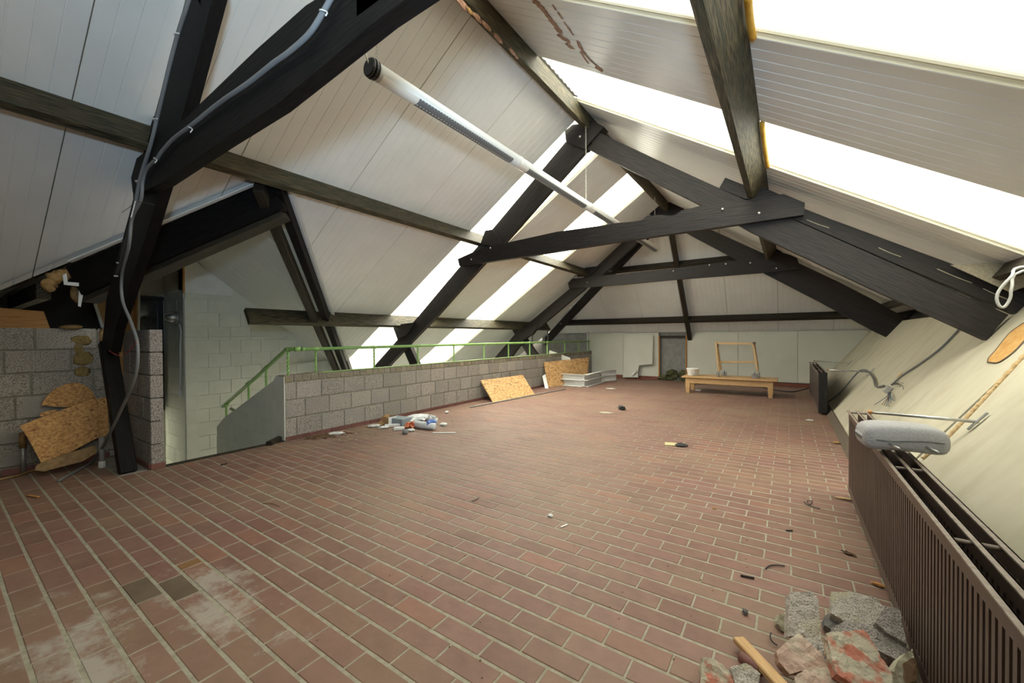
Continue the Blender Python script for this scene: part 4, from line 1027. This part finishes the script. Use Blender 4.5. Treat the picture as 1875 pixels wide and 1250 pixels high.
sg = -1 if fwd.dot(FV) > 0 else 1     # local y sign that points to the camera
cushion('cushion', LH, .19, .125, M, 'fabric_grey', hd)
tube('seam', [M @ Vector((LH*t, sg*.0955, .004-.006*math.sin((t+.5)*PI*2))) for t in (-.36, -.2, 0, .02, .2, .40)], .003, 'cable_grey', hd, n_=5)
for t in (-.20, .21):
    q = M @ Vector((LH*t, sg*.085, -.016)); tube('metal_pin', [q, M @ Vector((LH*(t+.05), sg*.155, -.022))], .0065, 'steel', hd, sub=1, n_=10)

# junction box and cables on the slanted wall
jb = thing('junction_box', 'broken grey junction box with bare wires on the slanted wall', 'electrical box', tuple(onS(1627, 708)))
o = box('box_body', onS(1625, 713, .03), (.085, .07, .05), 'cable_light', jb, rot=frame((0, 0, 0), sdir, SLN))
for i in range(14):
    c = ('wire_brown', 'wire_blue', 'cable_dark', 'wire_brown')[i % 4]; dx = random.uniform(-25, 14) if i > 5 else random.uniform(-8, 10)
    tube('wire', [onS(1627+random.uniform(-3, 6), 718, .03), onS(1628+dx*.3, 728, .04), onS(1625+dx, 738+random.uniform(-8, 8), .02)], .0022, c, jb, n_=4, sub=3)
for i in range(5): tube('wire', [onS(1632, 704, .03), onS(1642+i*2, 700+i, .035), onS(1650+random.uniform(-8, 5), 697+i*4, .02)], .0022, 'cable_dark', jb, n_=4, sub=3)
tag(tube('cable', [onS(1775, 580, .02), onS(1755, 604, .014), onS(1725, 635, .014), onS(1690, 662, .014), onS(1655, 685, .014), onS(1632, 705, .02)], .010, 'cable_grey'), 'dark grey cable from under the rafter to the junction box', 'cable')
tag(tube('cable', [onS(1516, 736, .03), onS(1535, 722, .04), onS(1552, 703, .07), onS(1568, 684, .10), onS(1578, 677, .09), onS(1590, 680, .05), onS(1600, 694, .03), onS(1604, 707, .02), onS(1618, 706, .02)], .0125, 'cable_grey'), 'grey cable looping from behind the far radiator to the junction box', 'cable')
tag(tube('cable_loop', [Vector((1.62, 4.35, 1.72)), ony(1868, 489, 4.4), ony(1853, 505, 4.3), ony(1832, 528, 4.3), ony(1825, 545, 4.3), ony(1830, 560, 4.3), ony(1840, 561, 4.3), ony(1850, 545, 4.3), ony(1853, 525, 4.3), ony(1872, 496, 4.35), Vector((1.68, 4.2, 1.7))], .009, 'cable_light'), 'light grey cable loop hanging in front of the rafter end at right', 'cable')
tag(prism('torn_netting', [ony(*p, 5.0) for p in ((1740, 485), (1800, 482), (1890, 478), (1890, 520), (1850, 535))], (0, .01, 0), 'netting', None), 'torn beige mesh cloth behind the packing timber at the right edge', 'cloth')
# ------------------------------------------------------------------ coffee table, bucket, trolley frame
TZ = .362
c0 = onz(1252, 690-1, TZ); c1 = onz(1421, 698, TZ); c2 = onz(1427, 686.5, TZ)
ta = thing('coffee_table', 'long low pine coffee table in front of the far wall', 'table', (-1.03, 9.95, 0))
tx0, tx1, ty0, ty1 = -1.93, -.16, 9.42, 10.12
box('table_top', ((tx0+tx1)/2, (ty0+ty1)/2, TZ-.015), (tx1-tx0, ty1-ty0, .035), 'pine', ta, ch=.008)
def leg(x, y):
    V = []; s0, s1 = .045, .032
    for z, s in ((0, s1), (.14, s0*.97), (.15, s0*.85), (.158, s0), (TZ-.03, s0)):
        V += [(x-s, y-s, z), (x+s, y-s, z), (x+s, y+s, z), (x-s, y+s, z)]
    Fc = [[3, 2, 1, 0], [16, 17, 18, 19]]
    for i in range(4):
        for k in range(4): Fc.append([i*4+k, i*4+(k+1) % 4, (i+1)*4+(k+1) % 4, (i+1)*4+k])
    mesh('leg', V, Fc, 'pine', ta)
for x in (tx0+.12, tx1-.12):
    for y in (ty0+.08, ty1-.08): leg(x, y)
for y in (ty0+.05, ty1-.05): box('apron', ((tx0+tx1)/2, y, TZ-.09), (tx1-tx0-.3, .022, .12), 'pine', ta)
for x in (tx0+.09, tx1-.09): box('apron', (x, (ty0+ty1)/2, TZ-.09), (.022, ty1-ty0-.24, .12), 'pine', ta)
q = onz(1277, 687, TZ); q.y = max(q.y, ty0+.12)
bk = thing('bucket', 'white plastic bucket with a lid on the left end of the coffee table', 'bucket', (-1.76, 9.68, TZ))
bc = Vector((-1.74, 9.68, TZ+.003))
lathe('bucket_body', [(.105, 0), (.11, .01), (.128, .14), (.13, .145)], bc, 'white_plastic', bk, 24)
lathe('lid', [(.136, .138), (.138, .144), (.138, .158), (.130, .162), (.118, .158)], bc, 'white_plastic', bk, 24)
box('paper_label', (bc.x+.015, bc.y-.122, TZ+.07), (.07, .003, .06), 'cable_light', bk, rot=Matrix.Rotation(-.12, 4, 'X'))
tf_ = thing('trolley_frame', 'small wooden trolley frame on castor wheels standing on the coffee table', 'frame', (-1.1, 9.8, TZ))
def tp(x, y, Y): return ony(x, y, Y)
Ya, Yb = 9.62, 9.95
fa = [tp(1312, 628, Ya), tp(1382, 628, Ya)]
beam('top_bar', tp(1309, 628, 9.66), tp(1383, 629, 9.66), .03, .045, 'pale_pine', tf_)
beam('upright', tp(1311, 626, Ya+.03), tp(1316, 680, Ya), .038, .06, 'pale_pine', tf_, up=(0, 1, 0))
beam('upright', tp(1313, 628, Ya+.05), tp(1320, 676, Yb), .035, .055, 'pale_pine', tf_, up=(0, 1, 0))
beam('upright', tp(1379, 629, Ya+.03), tp(1387, 679, Ya), .038, .06, 'pale_pine', tf_, up=(0, 1, 0))
beam('upright', tp(1381, 629, Ya+.05), tp(1388, 677, Yb-.05), .035, .055, 'pale_pine', tf_, up=(0, 1, 0))
beam('cross_bar', tp(1314, 662, 9.68), tp(1384, 663, 9.68), .02, .045, 'pale_pine', tf_)
tube('axle', [tp(1310, 664, 9.70), tp(1389, 664.5, 9.70)], .005, 'steel', tf_, sub=1, n_=6)
box('corner_joint', tp(1381, 628, Ya+.0), (.05, .07, .05), 'rust_wood', tf_); box('corner_joint', tp(1314, 632, Ya+.04), (.04, .07, .06), 'rust_wood', tf_)
for x, Yw, az, r in ((1314.5, 9.62, 1.1, .055), (1326, 9.85, .1, .052), (1381, 9.56, .15, .056), (1389, 9.75, 1.2, .052)):
    b0 = ony(x, 640, Yw); c = Vector((b0.x, Yw, TZ+.004+r)); ax = Vector((math.sin(az), math.cos(az), 0))
    fk_ = tube('castor_fork', [c+ax*.018, c+ax*.018+Vector((0, 0, r*1.7)), c-ax*.018+Vector((0, 0, r*1.7)), c-ax*.018], .005, 'steel', tf_, sub=1, n_=5)
    lathe('castor_wheel', [(r*.4, -.012), (r*.9, -.012), (r, -.008), (r, .008), (r*.9, .012), (r*.4, .012)], c, 'wheel_grey', fk_, 18, axis=ax)
tag(tube('cable', [onz(1262, 702, .012), onz(1330, 704, .012), onz(1390, 708, .012), onz(1420, 714, .012), onz(1450, 717, .012), onz(1470, 713, .012), onz(1484, 709, .03)], .012, 'cable_dark'), 'black cable lying on the floor beneath the coffee table', 'cable')
tag(tube('cable', [Vector((-2.5, 11.72, .12)), Vector((-2.45, 11.5, .05)), onz(1241, 694, .01), onz(1258, 699, .01)], .009, 'cable_grey'), 'grey cable curling out of the opening in the far wall', 'cable')

# ------------------------------------------------------------------ boards and trim by the parapet
def lean(label, bl, br, tr_, tl, m, t=.018, nm='osb_board', x_top=-5.02):
    P = [onz(*bl, .004), onz(*br, .004), onx(*tr_, x_top), onx(*tl, x_top)]
    n = (P[1]-P[0]).cross(P[3]-P[0]).normalized()
    P[2] = onpl(*tr_, P[0], n)
    if n.x < 0: n = -n
    return tag(prism(nm, P, -n*t, m, None, xdir=P[1]-P[0]), label, 'board')
lean('chipboard panel leaning alone at the middle of the low block wall', (903, 736), (979, 721), (957, 686), (880, 696), 'osb_far')
lean('larger chipboard panel leaning behind the white trim pieces', (1005, 709), (1075, 699), (1078, 654), (996, 663), 'osb_far', x_top=-5.01)
tag(prism('white_board', [ony(*p, 9.75) for p in ((1003, 661), (1006, 641), (1044, 655), (1044, 662))], (0, .015, 0), 'pale_board', None), 'triangular white board standing behind the larger chipboard panel', 'board')
tag(prism('white_board', [onz(998, 711, .005), onz(1004, 711, .005), onx(998, 685, -4.98), onx(993, 688, -4.98)], (0, .02, 0), 'white_paint', None), 'narrow white board strip leaning left of the larger chipboard panel', 'board')
tag(beam('metal_strip', onz(861, 745, .012), onz(1035, 712, .012), .03, .02, 'galvanised'), 'long thin grey strip lying on the floor before the leaning panels', 'strip')
# white profiled trims: long S-shaped sheet
wt = thing('white_trim', 'white folded sheet trim lying on its side by the far end of the low wall', 'trim', (-4.3, 9.6, 0))
def profile_run(nm, a, b_, wdir, parent):
    a, b_, w = Vector(a), Vector(b_), Vector(wdir)
    prof = [(.10, .30), (-.02, .30), (-.02, .17), (.12, .165), (-.02, .155), (-.02, .02), (.14, .012)]
    V, Fc = [], []
    for (o_, z) in prof:
        for e in (a, b_): V.append(e+w*o_+Vector((0, 0, z)))
    K = len(prof)
    for (o_, z) in prof:
        for e in (a, b_): V.append(e+w*(o_-.006)+Vector((0, 0, z-.006)))
    for i in range(K-1):
        Fc.append([2*i, 2*i+1, 2*i+3, 2*i+2]); Fc.append([2*K+2*i, 2*K+2*i+2, 2*K+2*i+3, 2*K+2*i+1])
        Fc.append([2*i, 2*i+2, 2*K+2*i+2, 2*K+2*i]); Fc.append([2*i+1, 2*K+2*i+1, 2*K+2*i+3, 2*i+3])
    return mesh(nm, V, Fc, 'white_paint', parent)
a = onz(1069, 708); b_ = onz(1100, 699); c = onz(1128, 696); e = onz(1030, 705)
profile_run('folded_sheet', e, a, Vector((-.25, -.9, 0)).normalized(), wt)
profile_run('folded_sheet', a, b_, Vector((.9, -.3, 0)).normalized(), wt)
profile_run('folded_sheet', b_, c, Vector((.1, -1, 0)).normalized(), wt)
M0 = (a+e)/2

# ------------------------------------------------------------------ litter by the wall
def item(nm, label, cat, p, s, m, z=None, rz=0., kind='box', seed=1, amp=.3):
    q = onz(*p, (s[2]/2 if z is None else z)+.002)
    if kind == 'box': o = box(nm, q, s, m, rz=rz, ch=min(.004, s[2]*.3))
    else: o = lump(nm, q, s, m, None, seed, amp, 3, Matrix.Rotation(rz, 4, 'Z'))
    if kind != 'box': o.data.polygons.foreach_set('use_smooth', [False]*len(o.data.polygons))
    return tag(o, label, cat)
cb_ = thing('cardboard_box', 'small open cardboard box with a raised flap in the litter by the low wall', 'box', tuple(onz(713, 776)))
q = onz(713, 777); 
for (dx, dy, sx, sy) in ((0, -.07, .14, .004), (0, .07, .14, .004), (-.07, 0, .004, .14), (.07, 0, .004, .14)): box('side', q+Vector((dx, dy, .06)), (sx, sy, .12), 'cardboard' if dx <= 0 else 'white_paint', cb_, ch=0)
prism('flap', [onz(706, 758, .12)+Vector((0, 0, 0)), onz(714, 760, .12), onz(700, 779, .01), onz(690, 777, .01)], (0, .004, .003), 'cardboard', cb_)
item('grey_box', 'flat grey blue card box at the wall behind the bubble wrap', 'box', (731, 770), (.3, .2, .1), 'grey_card', rz=.1)
item('bubble_wrap', 'crumpled sheet of white bubble wrap in the litter heap', 'wrap', (763, 765), (.44, .26, .10), 'bubble_wrap', kind='lump', seed=4, amp=.42, rz=1.35)
item('bubble_wrap', 'small knot of white wrap at the right end of the litter heap', 'wrap', (792, 768), (.14, .12, .12), 'bubble_wrap', kind='lump', seed=9, amp=.4)
q = onz(775, 778, .05); tag(lathe('wrap_roll', [(.03, -.2), (.045, -.19), (.05, 0), (.045, .19), (.03, .2)], q, 'bubble_wrap', n_=14, axis=(onz(790, 781, .05)-onz(757, 777, .05)).normalized()), 'rolled white bubble wrap lying in front of the litter heap', 'wrap')
item('crisp_bag', 'red and yellow crumpled wrapper in the litter heap', 'wrapper', (751, 778), (.16, .14, .08), 'red_trash', kind='lump', seed=5, amp=.5)
item('blue_wrapper', 'small blue wrapper on the bubble wrap', 'wrapper', (789, 773), (.09, .13, .07), 'blue_trash', kind='lump', seed=6, amp=.4, z=.09)
q = onz(742, 790, .03); tag(lathe('small_can', [(.026, -.035), (.03, -.033), (.03, .033), (.026, .035)], q, 'wheel_grey', n_=14, axis=(.8, .5, 0)), 'small dark grey can lying before the litter heap', 'can')
for i, (x, y, sx, sy, rz, lab) in enumerate(((685, 779, .16, .07, .9, 'white packet left of the cardboard box'), (702, 782, .15, .07, .8, 'white packet directly before the cardboard box'), (722, 778, .26, .05, .9, 'long white packet right of the cardboard box'), (736, 776, .18, .06, .7, 'white packet beside the red wrapper'), (731, 784, .14, .08, .8, 'white packet in front of the red wrapper'), (752, 787, .11, .06, .7, 'small white packet right of the grey can'), (813, 792, .03, .3, -1.0, 'thin white strip lying right of the litter heap'), (616, 793, .1, .2, -.8, 'white packet at the left end of the wall litter'), (812, 776, .1, .12, .3, 'crumpled white scrap right of the bubble wrap'), (818, 754, .05, .1, .3, 'white scrap on the floor near the leaning chipboard'))):
    item('packet', lab, 'packet', (x, y), (sx, sy, .035 if i != 6 else .008), 'paper', rz=rz, kind='lump' if i in (0, 1, 3, 5, 7, 8, 9) else 'box', seed=i, amp=.25)
V, Fc = [], []
for i in range(90):
    px_, py_ = random.gauss(598, 22), 0
    py_ = 800-(px_-560)*.12+random.uniform(-2, 6); q = onz(px_, py_, .006); a = random.random()*PI; v, f = tubeVF([q-Vector((math.cos(a), math.sin(a), 0))*.03, q+Vector((math.cos(a), math.sin(a), .1))*.03], .005, 4); b0 = len(V); V += v; Fc += [[b0+k for k in x] for x in f]
o = mesh('wood_debris', V, Fc, 'dust_brown', kind='stuff'); tag(o, 'scatter of dark splinters at the foot of the low wall', 'debris')
V, Fc = [], []
for i in range(160):
    u = random.random(); px_ = 620+u*230; py_ = 792-(px_-560)*.13+random.uniform(-3, 26); q = onz(px_, py_, .004); s_ = random.uniform(.004, .016); b0 = len(V)
    V += [q+Vector((s_, 0, 0)), q+Vector((-s_, s_, 0)), q+Vector((-s_*.5, -s_, 0)), q+Vector((0, 0, s_*.7))]; Fc += [[b0, b0+1, b0+3], [b0+1, b0+2, b0+3], [b0+2, b0, b0+3]]
o = mesh('crumbs', V, Fc, 'mortar_lump', kind='stuff'); tag(o, 'pale crumbs scattered around the litter heap', 'debris')
V, Fc = [], []
for i in range(420):
    x_, y_ = random.uniform(-4.8, .35), random.uniform(.3, 9.5); q = Vector((x_, y_, .001)); s_ = random.uniform(.002, .006); b0 = len(V)
    V += [q+Vector((s_, 0, 0)), q+Vector((-s_, s_, 0)), q+Vector((-s_*.5, -s_, 0)), q+Vector((0, 0, s_*.7))]; Fc += [[b0, b0+1, b0+3], [b0+1, b0+2, b0+3], [b0+2, b0, b0+3]]
o = mesh('grit', V, Fc, 'dust_brown', kind='stuff'); tag(o, 'fine dark grit spread over the brick floor', 'debris')
# single scraps on the floor
item('paper_scrap', 'small crumpled white tag on the bare floor centre', 'scrap', (1008, 943), (.035, .03, .018), 'paper', kind='lump', seed=2, amp=.2)
item('paper_scrap', 'thin white stick right of the white tag', 'scrap', (1033, 962), (.012, .06, .004), 'paper', rz=-.3)
item('yellow_scrap', 'yellowish torn paper left of the black sponge piece', 'scrap', (1232, 813), (.17, .12, .008), 'yellow_paper', rz=.3)
item('black_scrap', 'black torn scrap touching the yellowish paper', 'scrap', (1248, 814), (.12, .13, .02), 'black_trash', kind='lump', seed=3, amp=.4)
item('dark_lump', 'small dark blue lump in the middle of the far floor', 'scrap', (1138, 746), (.13, .1, .07), 'cable_dark', kind='lump', seed=8, amp=.4)
item('paper_scrap', 'flat white scrap near the white folded trim', 'scrap', (1117, 711), (.22, .14, .008), 'paper', kind='lump', seed=12, amp=.4)
item('paper_scrap', 'pale flat scrap left of the dark blue lump', 'scrap', (1109, 755), (.2, .12, .006), 'mortar_lump', kind='lump', seed=13, amp=.4)
item('paper_scrap', 'white crumpled scrap near the far radiator', 'scrap', (1483, 769), (.08, .05, .02), 'paper', kind='lump', seed=14, amp=.4)
item('paper_scrap', 'small white block under the coffee table', 'scrap', (1279, 714), (.12, .06, .03), 'paper')
item('wood_chip', 'orange wood sliver on the floor at far left', 'scrap', (61, 908), (.02, .13, .01), 'orange_wood', rz=1.9)
item('wood_chip', 'orange wood chip in the middle of the right floor', 'scrap', (1308, 930), (.03, .012, .008), 'orange_wood')
item('wood_chip', 'pale wood splinter at the foot of the near radiator', 'scrap', (1546, 912), (.10, .03, .016), 'pale_pine', kind='lump', seed=18)
item('wood_chip', 'brown wood chip at the radiator foot above the rubble', 'scrap', (1609, 1070), (.06, .02, .016), 'orange_wood', kind='lump', seed=19, rz=-.3)
item('wood_chip', 'brown leaf-like crumb pile near the radiator', 'scrap', (1553, 1012), (.06, .02, .012), 'dust_brown', kind='lump', seed=20, amp=.6, rz=-.5)
item('wood_chip', 'brown and white chip at the slanted wall base', 'scrap', (1532, 810), (.06, .05, .02), 'foam', kind='lump', seed=21, amp=.6)
item('stone_chip', 'small grey stone on the floor left of the rubble pile', 'stone', (1364, 1119), (.025, .022, .02), 'dark_stone', kind='lump', seed=22, amp=.5)
tag(tube('rubber_strip', [onz(1402, 1041, .006), onz(1408, 1036, .006), onz(1420, 1034, .006), onz(1437, 1036, .006)], .0035, 'black_trash', n_=6), 'curved black rubber strip on the floor near the rubble', 'strip')
tag(tube('rubber_strip', [onz(1356, 1053, .006), onz(1381, 1058, .006)], .0055, 'black_trash', sub=1, n_=6), 'straight black rubber stick on the floor near the rubble', 'strip')
tag(tube('rubber_strip', [onz(1439, 971, .006), onz(1451, 971, .006)], .005, 'black_trash', sub=1, n_=6), 'short black stick left of the radiator', 'strip')
tag(tube('wire', [onz(1472, 918, .006), onz(1480, 925, .01), onz(1488, 918, .02), onz(1478, 917, .012), onz(1484, 926, .008), onz(1502, 931, .006)], .003, 'black_trash', n_=5), 'tangled black wire on the floor by the near radiator', 'wire')
tag(tube('wire', [onz(864, 917, .005), onz(869, 916, .005), onz(877, 911, .008)], .003, 'black_trash', n_=5), 'small dark twig on the bare floor left of centre', 'twig')
tag(tube('wire', [onz(1412, 1158, .01), onz(1410, 1166, .02), onz(1415, 1175, .015), onz(1423, 1181, .005)], .0025, 'black_trash', n_=5), 'thin black wire loop left of the rubble pile', 'wire')
tag(tube('wire', [onz(480, 921, .004), onz(500, 922, .004), onz(512, 927, .004)], .0025, 'dust_brown', n_=5), 'thin brown twig on the left floor', 'twig')
tag(tube('wire', [onz(404, 851, .006), onz(416, 848, .006)], .006, 'black_trash', sub=1, n_=5), 'dark splinter near the stair opening edge', 'splinter')

# ------------------------------------------------------------------ rubble pile
from mathutils import Euler
def rock(label, pts, h0, th, m, seed, nm='concrete_chunk', tilt=.62, yaw=0.0, amp=.006, cat='rubble'):
    """outline measured in a 4.1667x crop at (1270,1060); the lowest corner rests at height h0; face leans back by tilt"""
    P = [(1270+x/4.1667, 1060+y/4.1667) for x, y in pts]
    lo = max(P, key=lambda p: p[1]); q = onz(lo[0], lo[1], h0)
    fh = Vector((FV.x, FV.y, 0)).normalized(); fh = Matrix.Rotation(yaw, 3, 'Z') @ fh
    n = (-fh*math.sin(tilt)+Vector((0, 0, math.cos(tilt)))).normalized()
    W = [onpl(x, y, q, n) for x, y in P]
    bm = bmesh.new(); N = len(W); c = sum(W, Vector())/N
    top = [bm.verts.new(w) for w in W]; bot = [bm.verts.new(c+(w-c)*.93-n*th) for w in W]
    bm.faces.new(top); bm.faces.new(bot[::-1])
    for i in range(N): j = (i+1) % N; bm.faces.new([top[i], bot[i], bot[j], top[j]])
    bmesh.ops.triangulate(bm, faces=[f for f in bm.faces if len(f.verts) > 4])
    bmesh.ops.subdivide_edges(bm, edges=bm.edges[:], cuts=2, use_grid_fill=True)
    bmesh.ops.subdivide_edges(bm, edges=[e for e in bm.edges if e.calc_length() > .022], cuts=1)
    bmesh.ops.triangulate(bm, faces=bm.faces[:]); bmesh.ops.recalc_face_normals(bm, faces=bm.faces[:]); bm.normal_update()
    for v in bm.verts:
        k = v.co*38+Vector((seed*3.3, 0, 0)); v.co += v.normal*(noise.noise(k)*amp+noise.noise(k*2.6)*amp*.5)
        if v.co.z < .002: v.co.z = .002
        v.co.x = min(v.co.x, .372)
    V = [v.co-c for v in bm.verts]; Fc = [[v.index for v in f.verts] for f in bm.faces]; bm.free()
    o = mesh(nm, V, Fc, m, None, Matrix.Translation(c))
    return tag(o, label, cat)
rock('upright pale block fragment at the back left of the rubble', [(735, 95), (915, 100), (950, 150), (965, 310), (975, 570), (900, 520), (800, 430), (720, 440), (722, 250)], .05, .045, 'aerated', 1, tilt=.75)
rock('large porous concrete slab at the back of the rubble', [(1050, 95), (1240, 95), (1410, 150), (1460, 240), (1430, 300), (1400, 380), (1290, 420), (1170, 330), (1050, 260)], .045, .05, 'aerated', 2, tilt=.45)
rock('wide grey porous chunk in the middle right of the rubble', [(1050, 375), (1170, 315), (1290, 340), (1400, 330), (1500, 430), (1715, 520), (1660, 620), (1550, 612), (1400, 540), (1200, 470), (1060, 440)], .05, .05, 'aerated_grey', 3, tilt=.5)
rock('grey chunk leaning on the radiator beside the rubble', [(1460, 200), (1540, 215), (1780, 405), (1770, 470), (1650, 505), (1480, 410), (1390, 330), (1420, 270)], .085, .04, 'aerated_grey', 4, tilt=.6)
rock('red brick half with mortar at the front of the rubble', [(1010, 410), (1120, 400), (1290, 380), (1340, 430), (1400, 540), (1510, 720), (1515, 800), (1230, 815), (1090, 720), (1050, 590)], .10, .05, 'brick_rubble', 5, 'broken_brick', tilt=.55)
rock('pale pink brick piece left of the red brick half', [(795, 405), (900, 500), (980, 580), (1045, 670), (860, 690), (735, 725), (650, 630), (630, 545)], .075, .045, 'brick_rubble_pale', 6, 'broken_brick', tilt=.6)
rock('brick piece at the bottom centre of the rubble', [(770, 740), (850, 680), (1040, 680), (1110, 760), (1115, 850), (780, 850)], .06, .05, 'brick_rubble_pale', 7, 'broken_brick', tilt=.5)
rock('red brick fragment at the bottom left of the rubble', [(65, 595), (150, 610), (215, 640), (280, 700), (320, 850), (50, 850), (60, 700)], .02, .035, 'brick_rubble', 8, 'broken_brick', tilt=.8)
rock('grey crumbly chunk beside the bottom left brick fragment', [(285, 680), (380, 635), (440, 660), (510, 720), (510, 850), (330, 850), (300, 740)], .03, .03, 'aerated', 9, tilt=.7, amp=.008)
rock('round dark chunk with pale mortar rim at bottom right', [(1560, 620), (1640, 550), (1720, 535), (1755, 580), (1750, 650), (1790, 850), (1600, 850), (1530, 700)], .05, .05, 'mortar_lump', 10, tilt=.7, amp=.008)
rock('mortar lump half hidden behind the upright fragment', [(650, 270), (700, 252), (722, 260), (722, 400), (680, 400), (640, 340)], .01, .03, 'mortar_lump', 11, 'mortar_lump', tilt=.8)
rock('dark smooth stone wedged behind the middle of the rubble', [(985, 290), (1040, 262), (1150, 300), (1130, 350), (1050, 385), (1000, 350)], .03, .03, 'dark_stone', 12, 'stone', tilt=.4)
rock('mortar lump at the bottom right edge of the rubble', [(1510, 760), (1600, 790), (1620, 850), (1510, 850)], .05, .04, 'mortar_lump', 13, 'mortar_lump', tilt=.6)
rock('dark rubble under the front bricks of the pile', [(960, 480), (1010, 500), (1060, 640), (1100, 780), (1000, 800), (960, 620)], .035, .03, 'aerated_grey', 14, tilt=.5)
rock('dark crumb face inside the round mortar-rimmed chunk', [(1600, 640), (1660, 600), (1725, 600), (1735, 680), (1700, 780), (1620, 790)], .075, .012, 'dust_brown', 15, tilt=.7, amp=.004)
a, b_ = onz(1352, 1170, .035), onz(1440, 1265, .06)
tag(beam('wood_block', a, b_, .046, .024, 'pine'), 'bare wooden batten sticking out of the rubble to the left', 'wood')
a, b_ = onz(1508, 1198, .07), onz(1528, 1205, .07); tag(beam('wood_block', a, b_, .03, .03, 'pine'), 'small bare wood piece between the two front bricks', 'wood')
tag(lathe('clay_pipe', [(.018, -.04), (.022, -.038), (.022, .04), (.018, .042)], onz(1375, 1215, .03), 'skirting_tile', n_=14, axis=(.7, -.5, .1)), 'short red clay pipe piece behind the batten', 'pipe')
# orange sealing tape along the right purlin where it crosses the two light sheets
for p, q_ in (((1372, -8), (1381, 66)), ((1397, 222), (1407, 303))):
    a, b_ = onR(*p), onR(*q_); nn = Vector((-TR*cR, 0, -cR))
    tag(tube('sealing_tape', [a+nn*.01, a.lerp(b_, .5)+nn*.014, b_+nn*.01], .02, 'edge_tape', n_=6), 'orange sealing foam on the purlin at the %s skylight' % ('upper right' if p[1] < 0 else 'lower right'), 'tape')
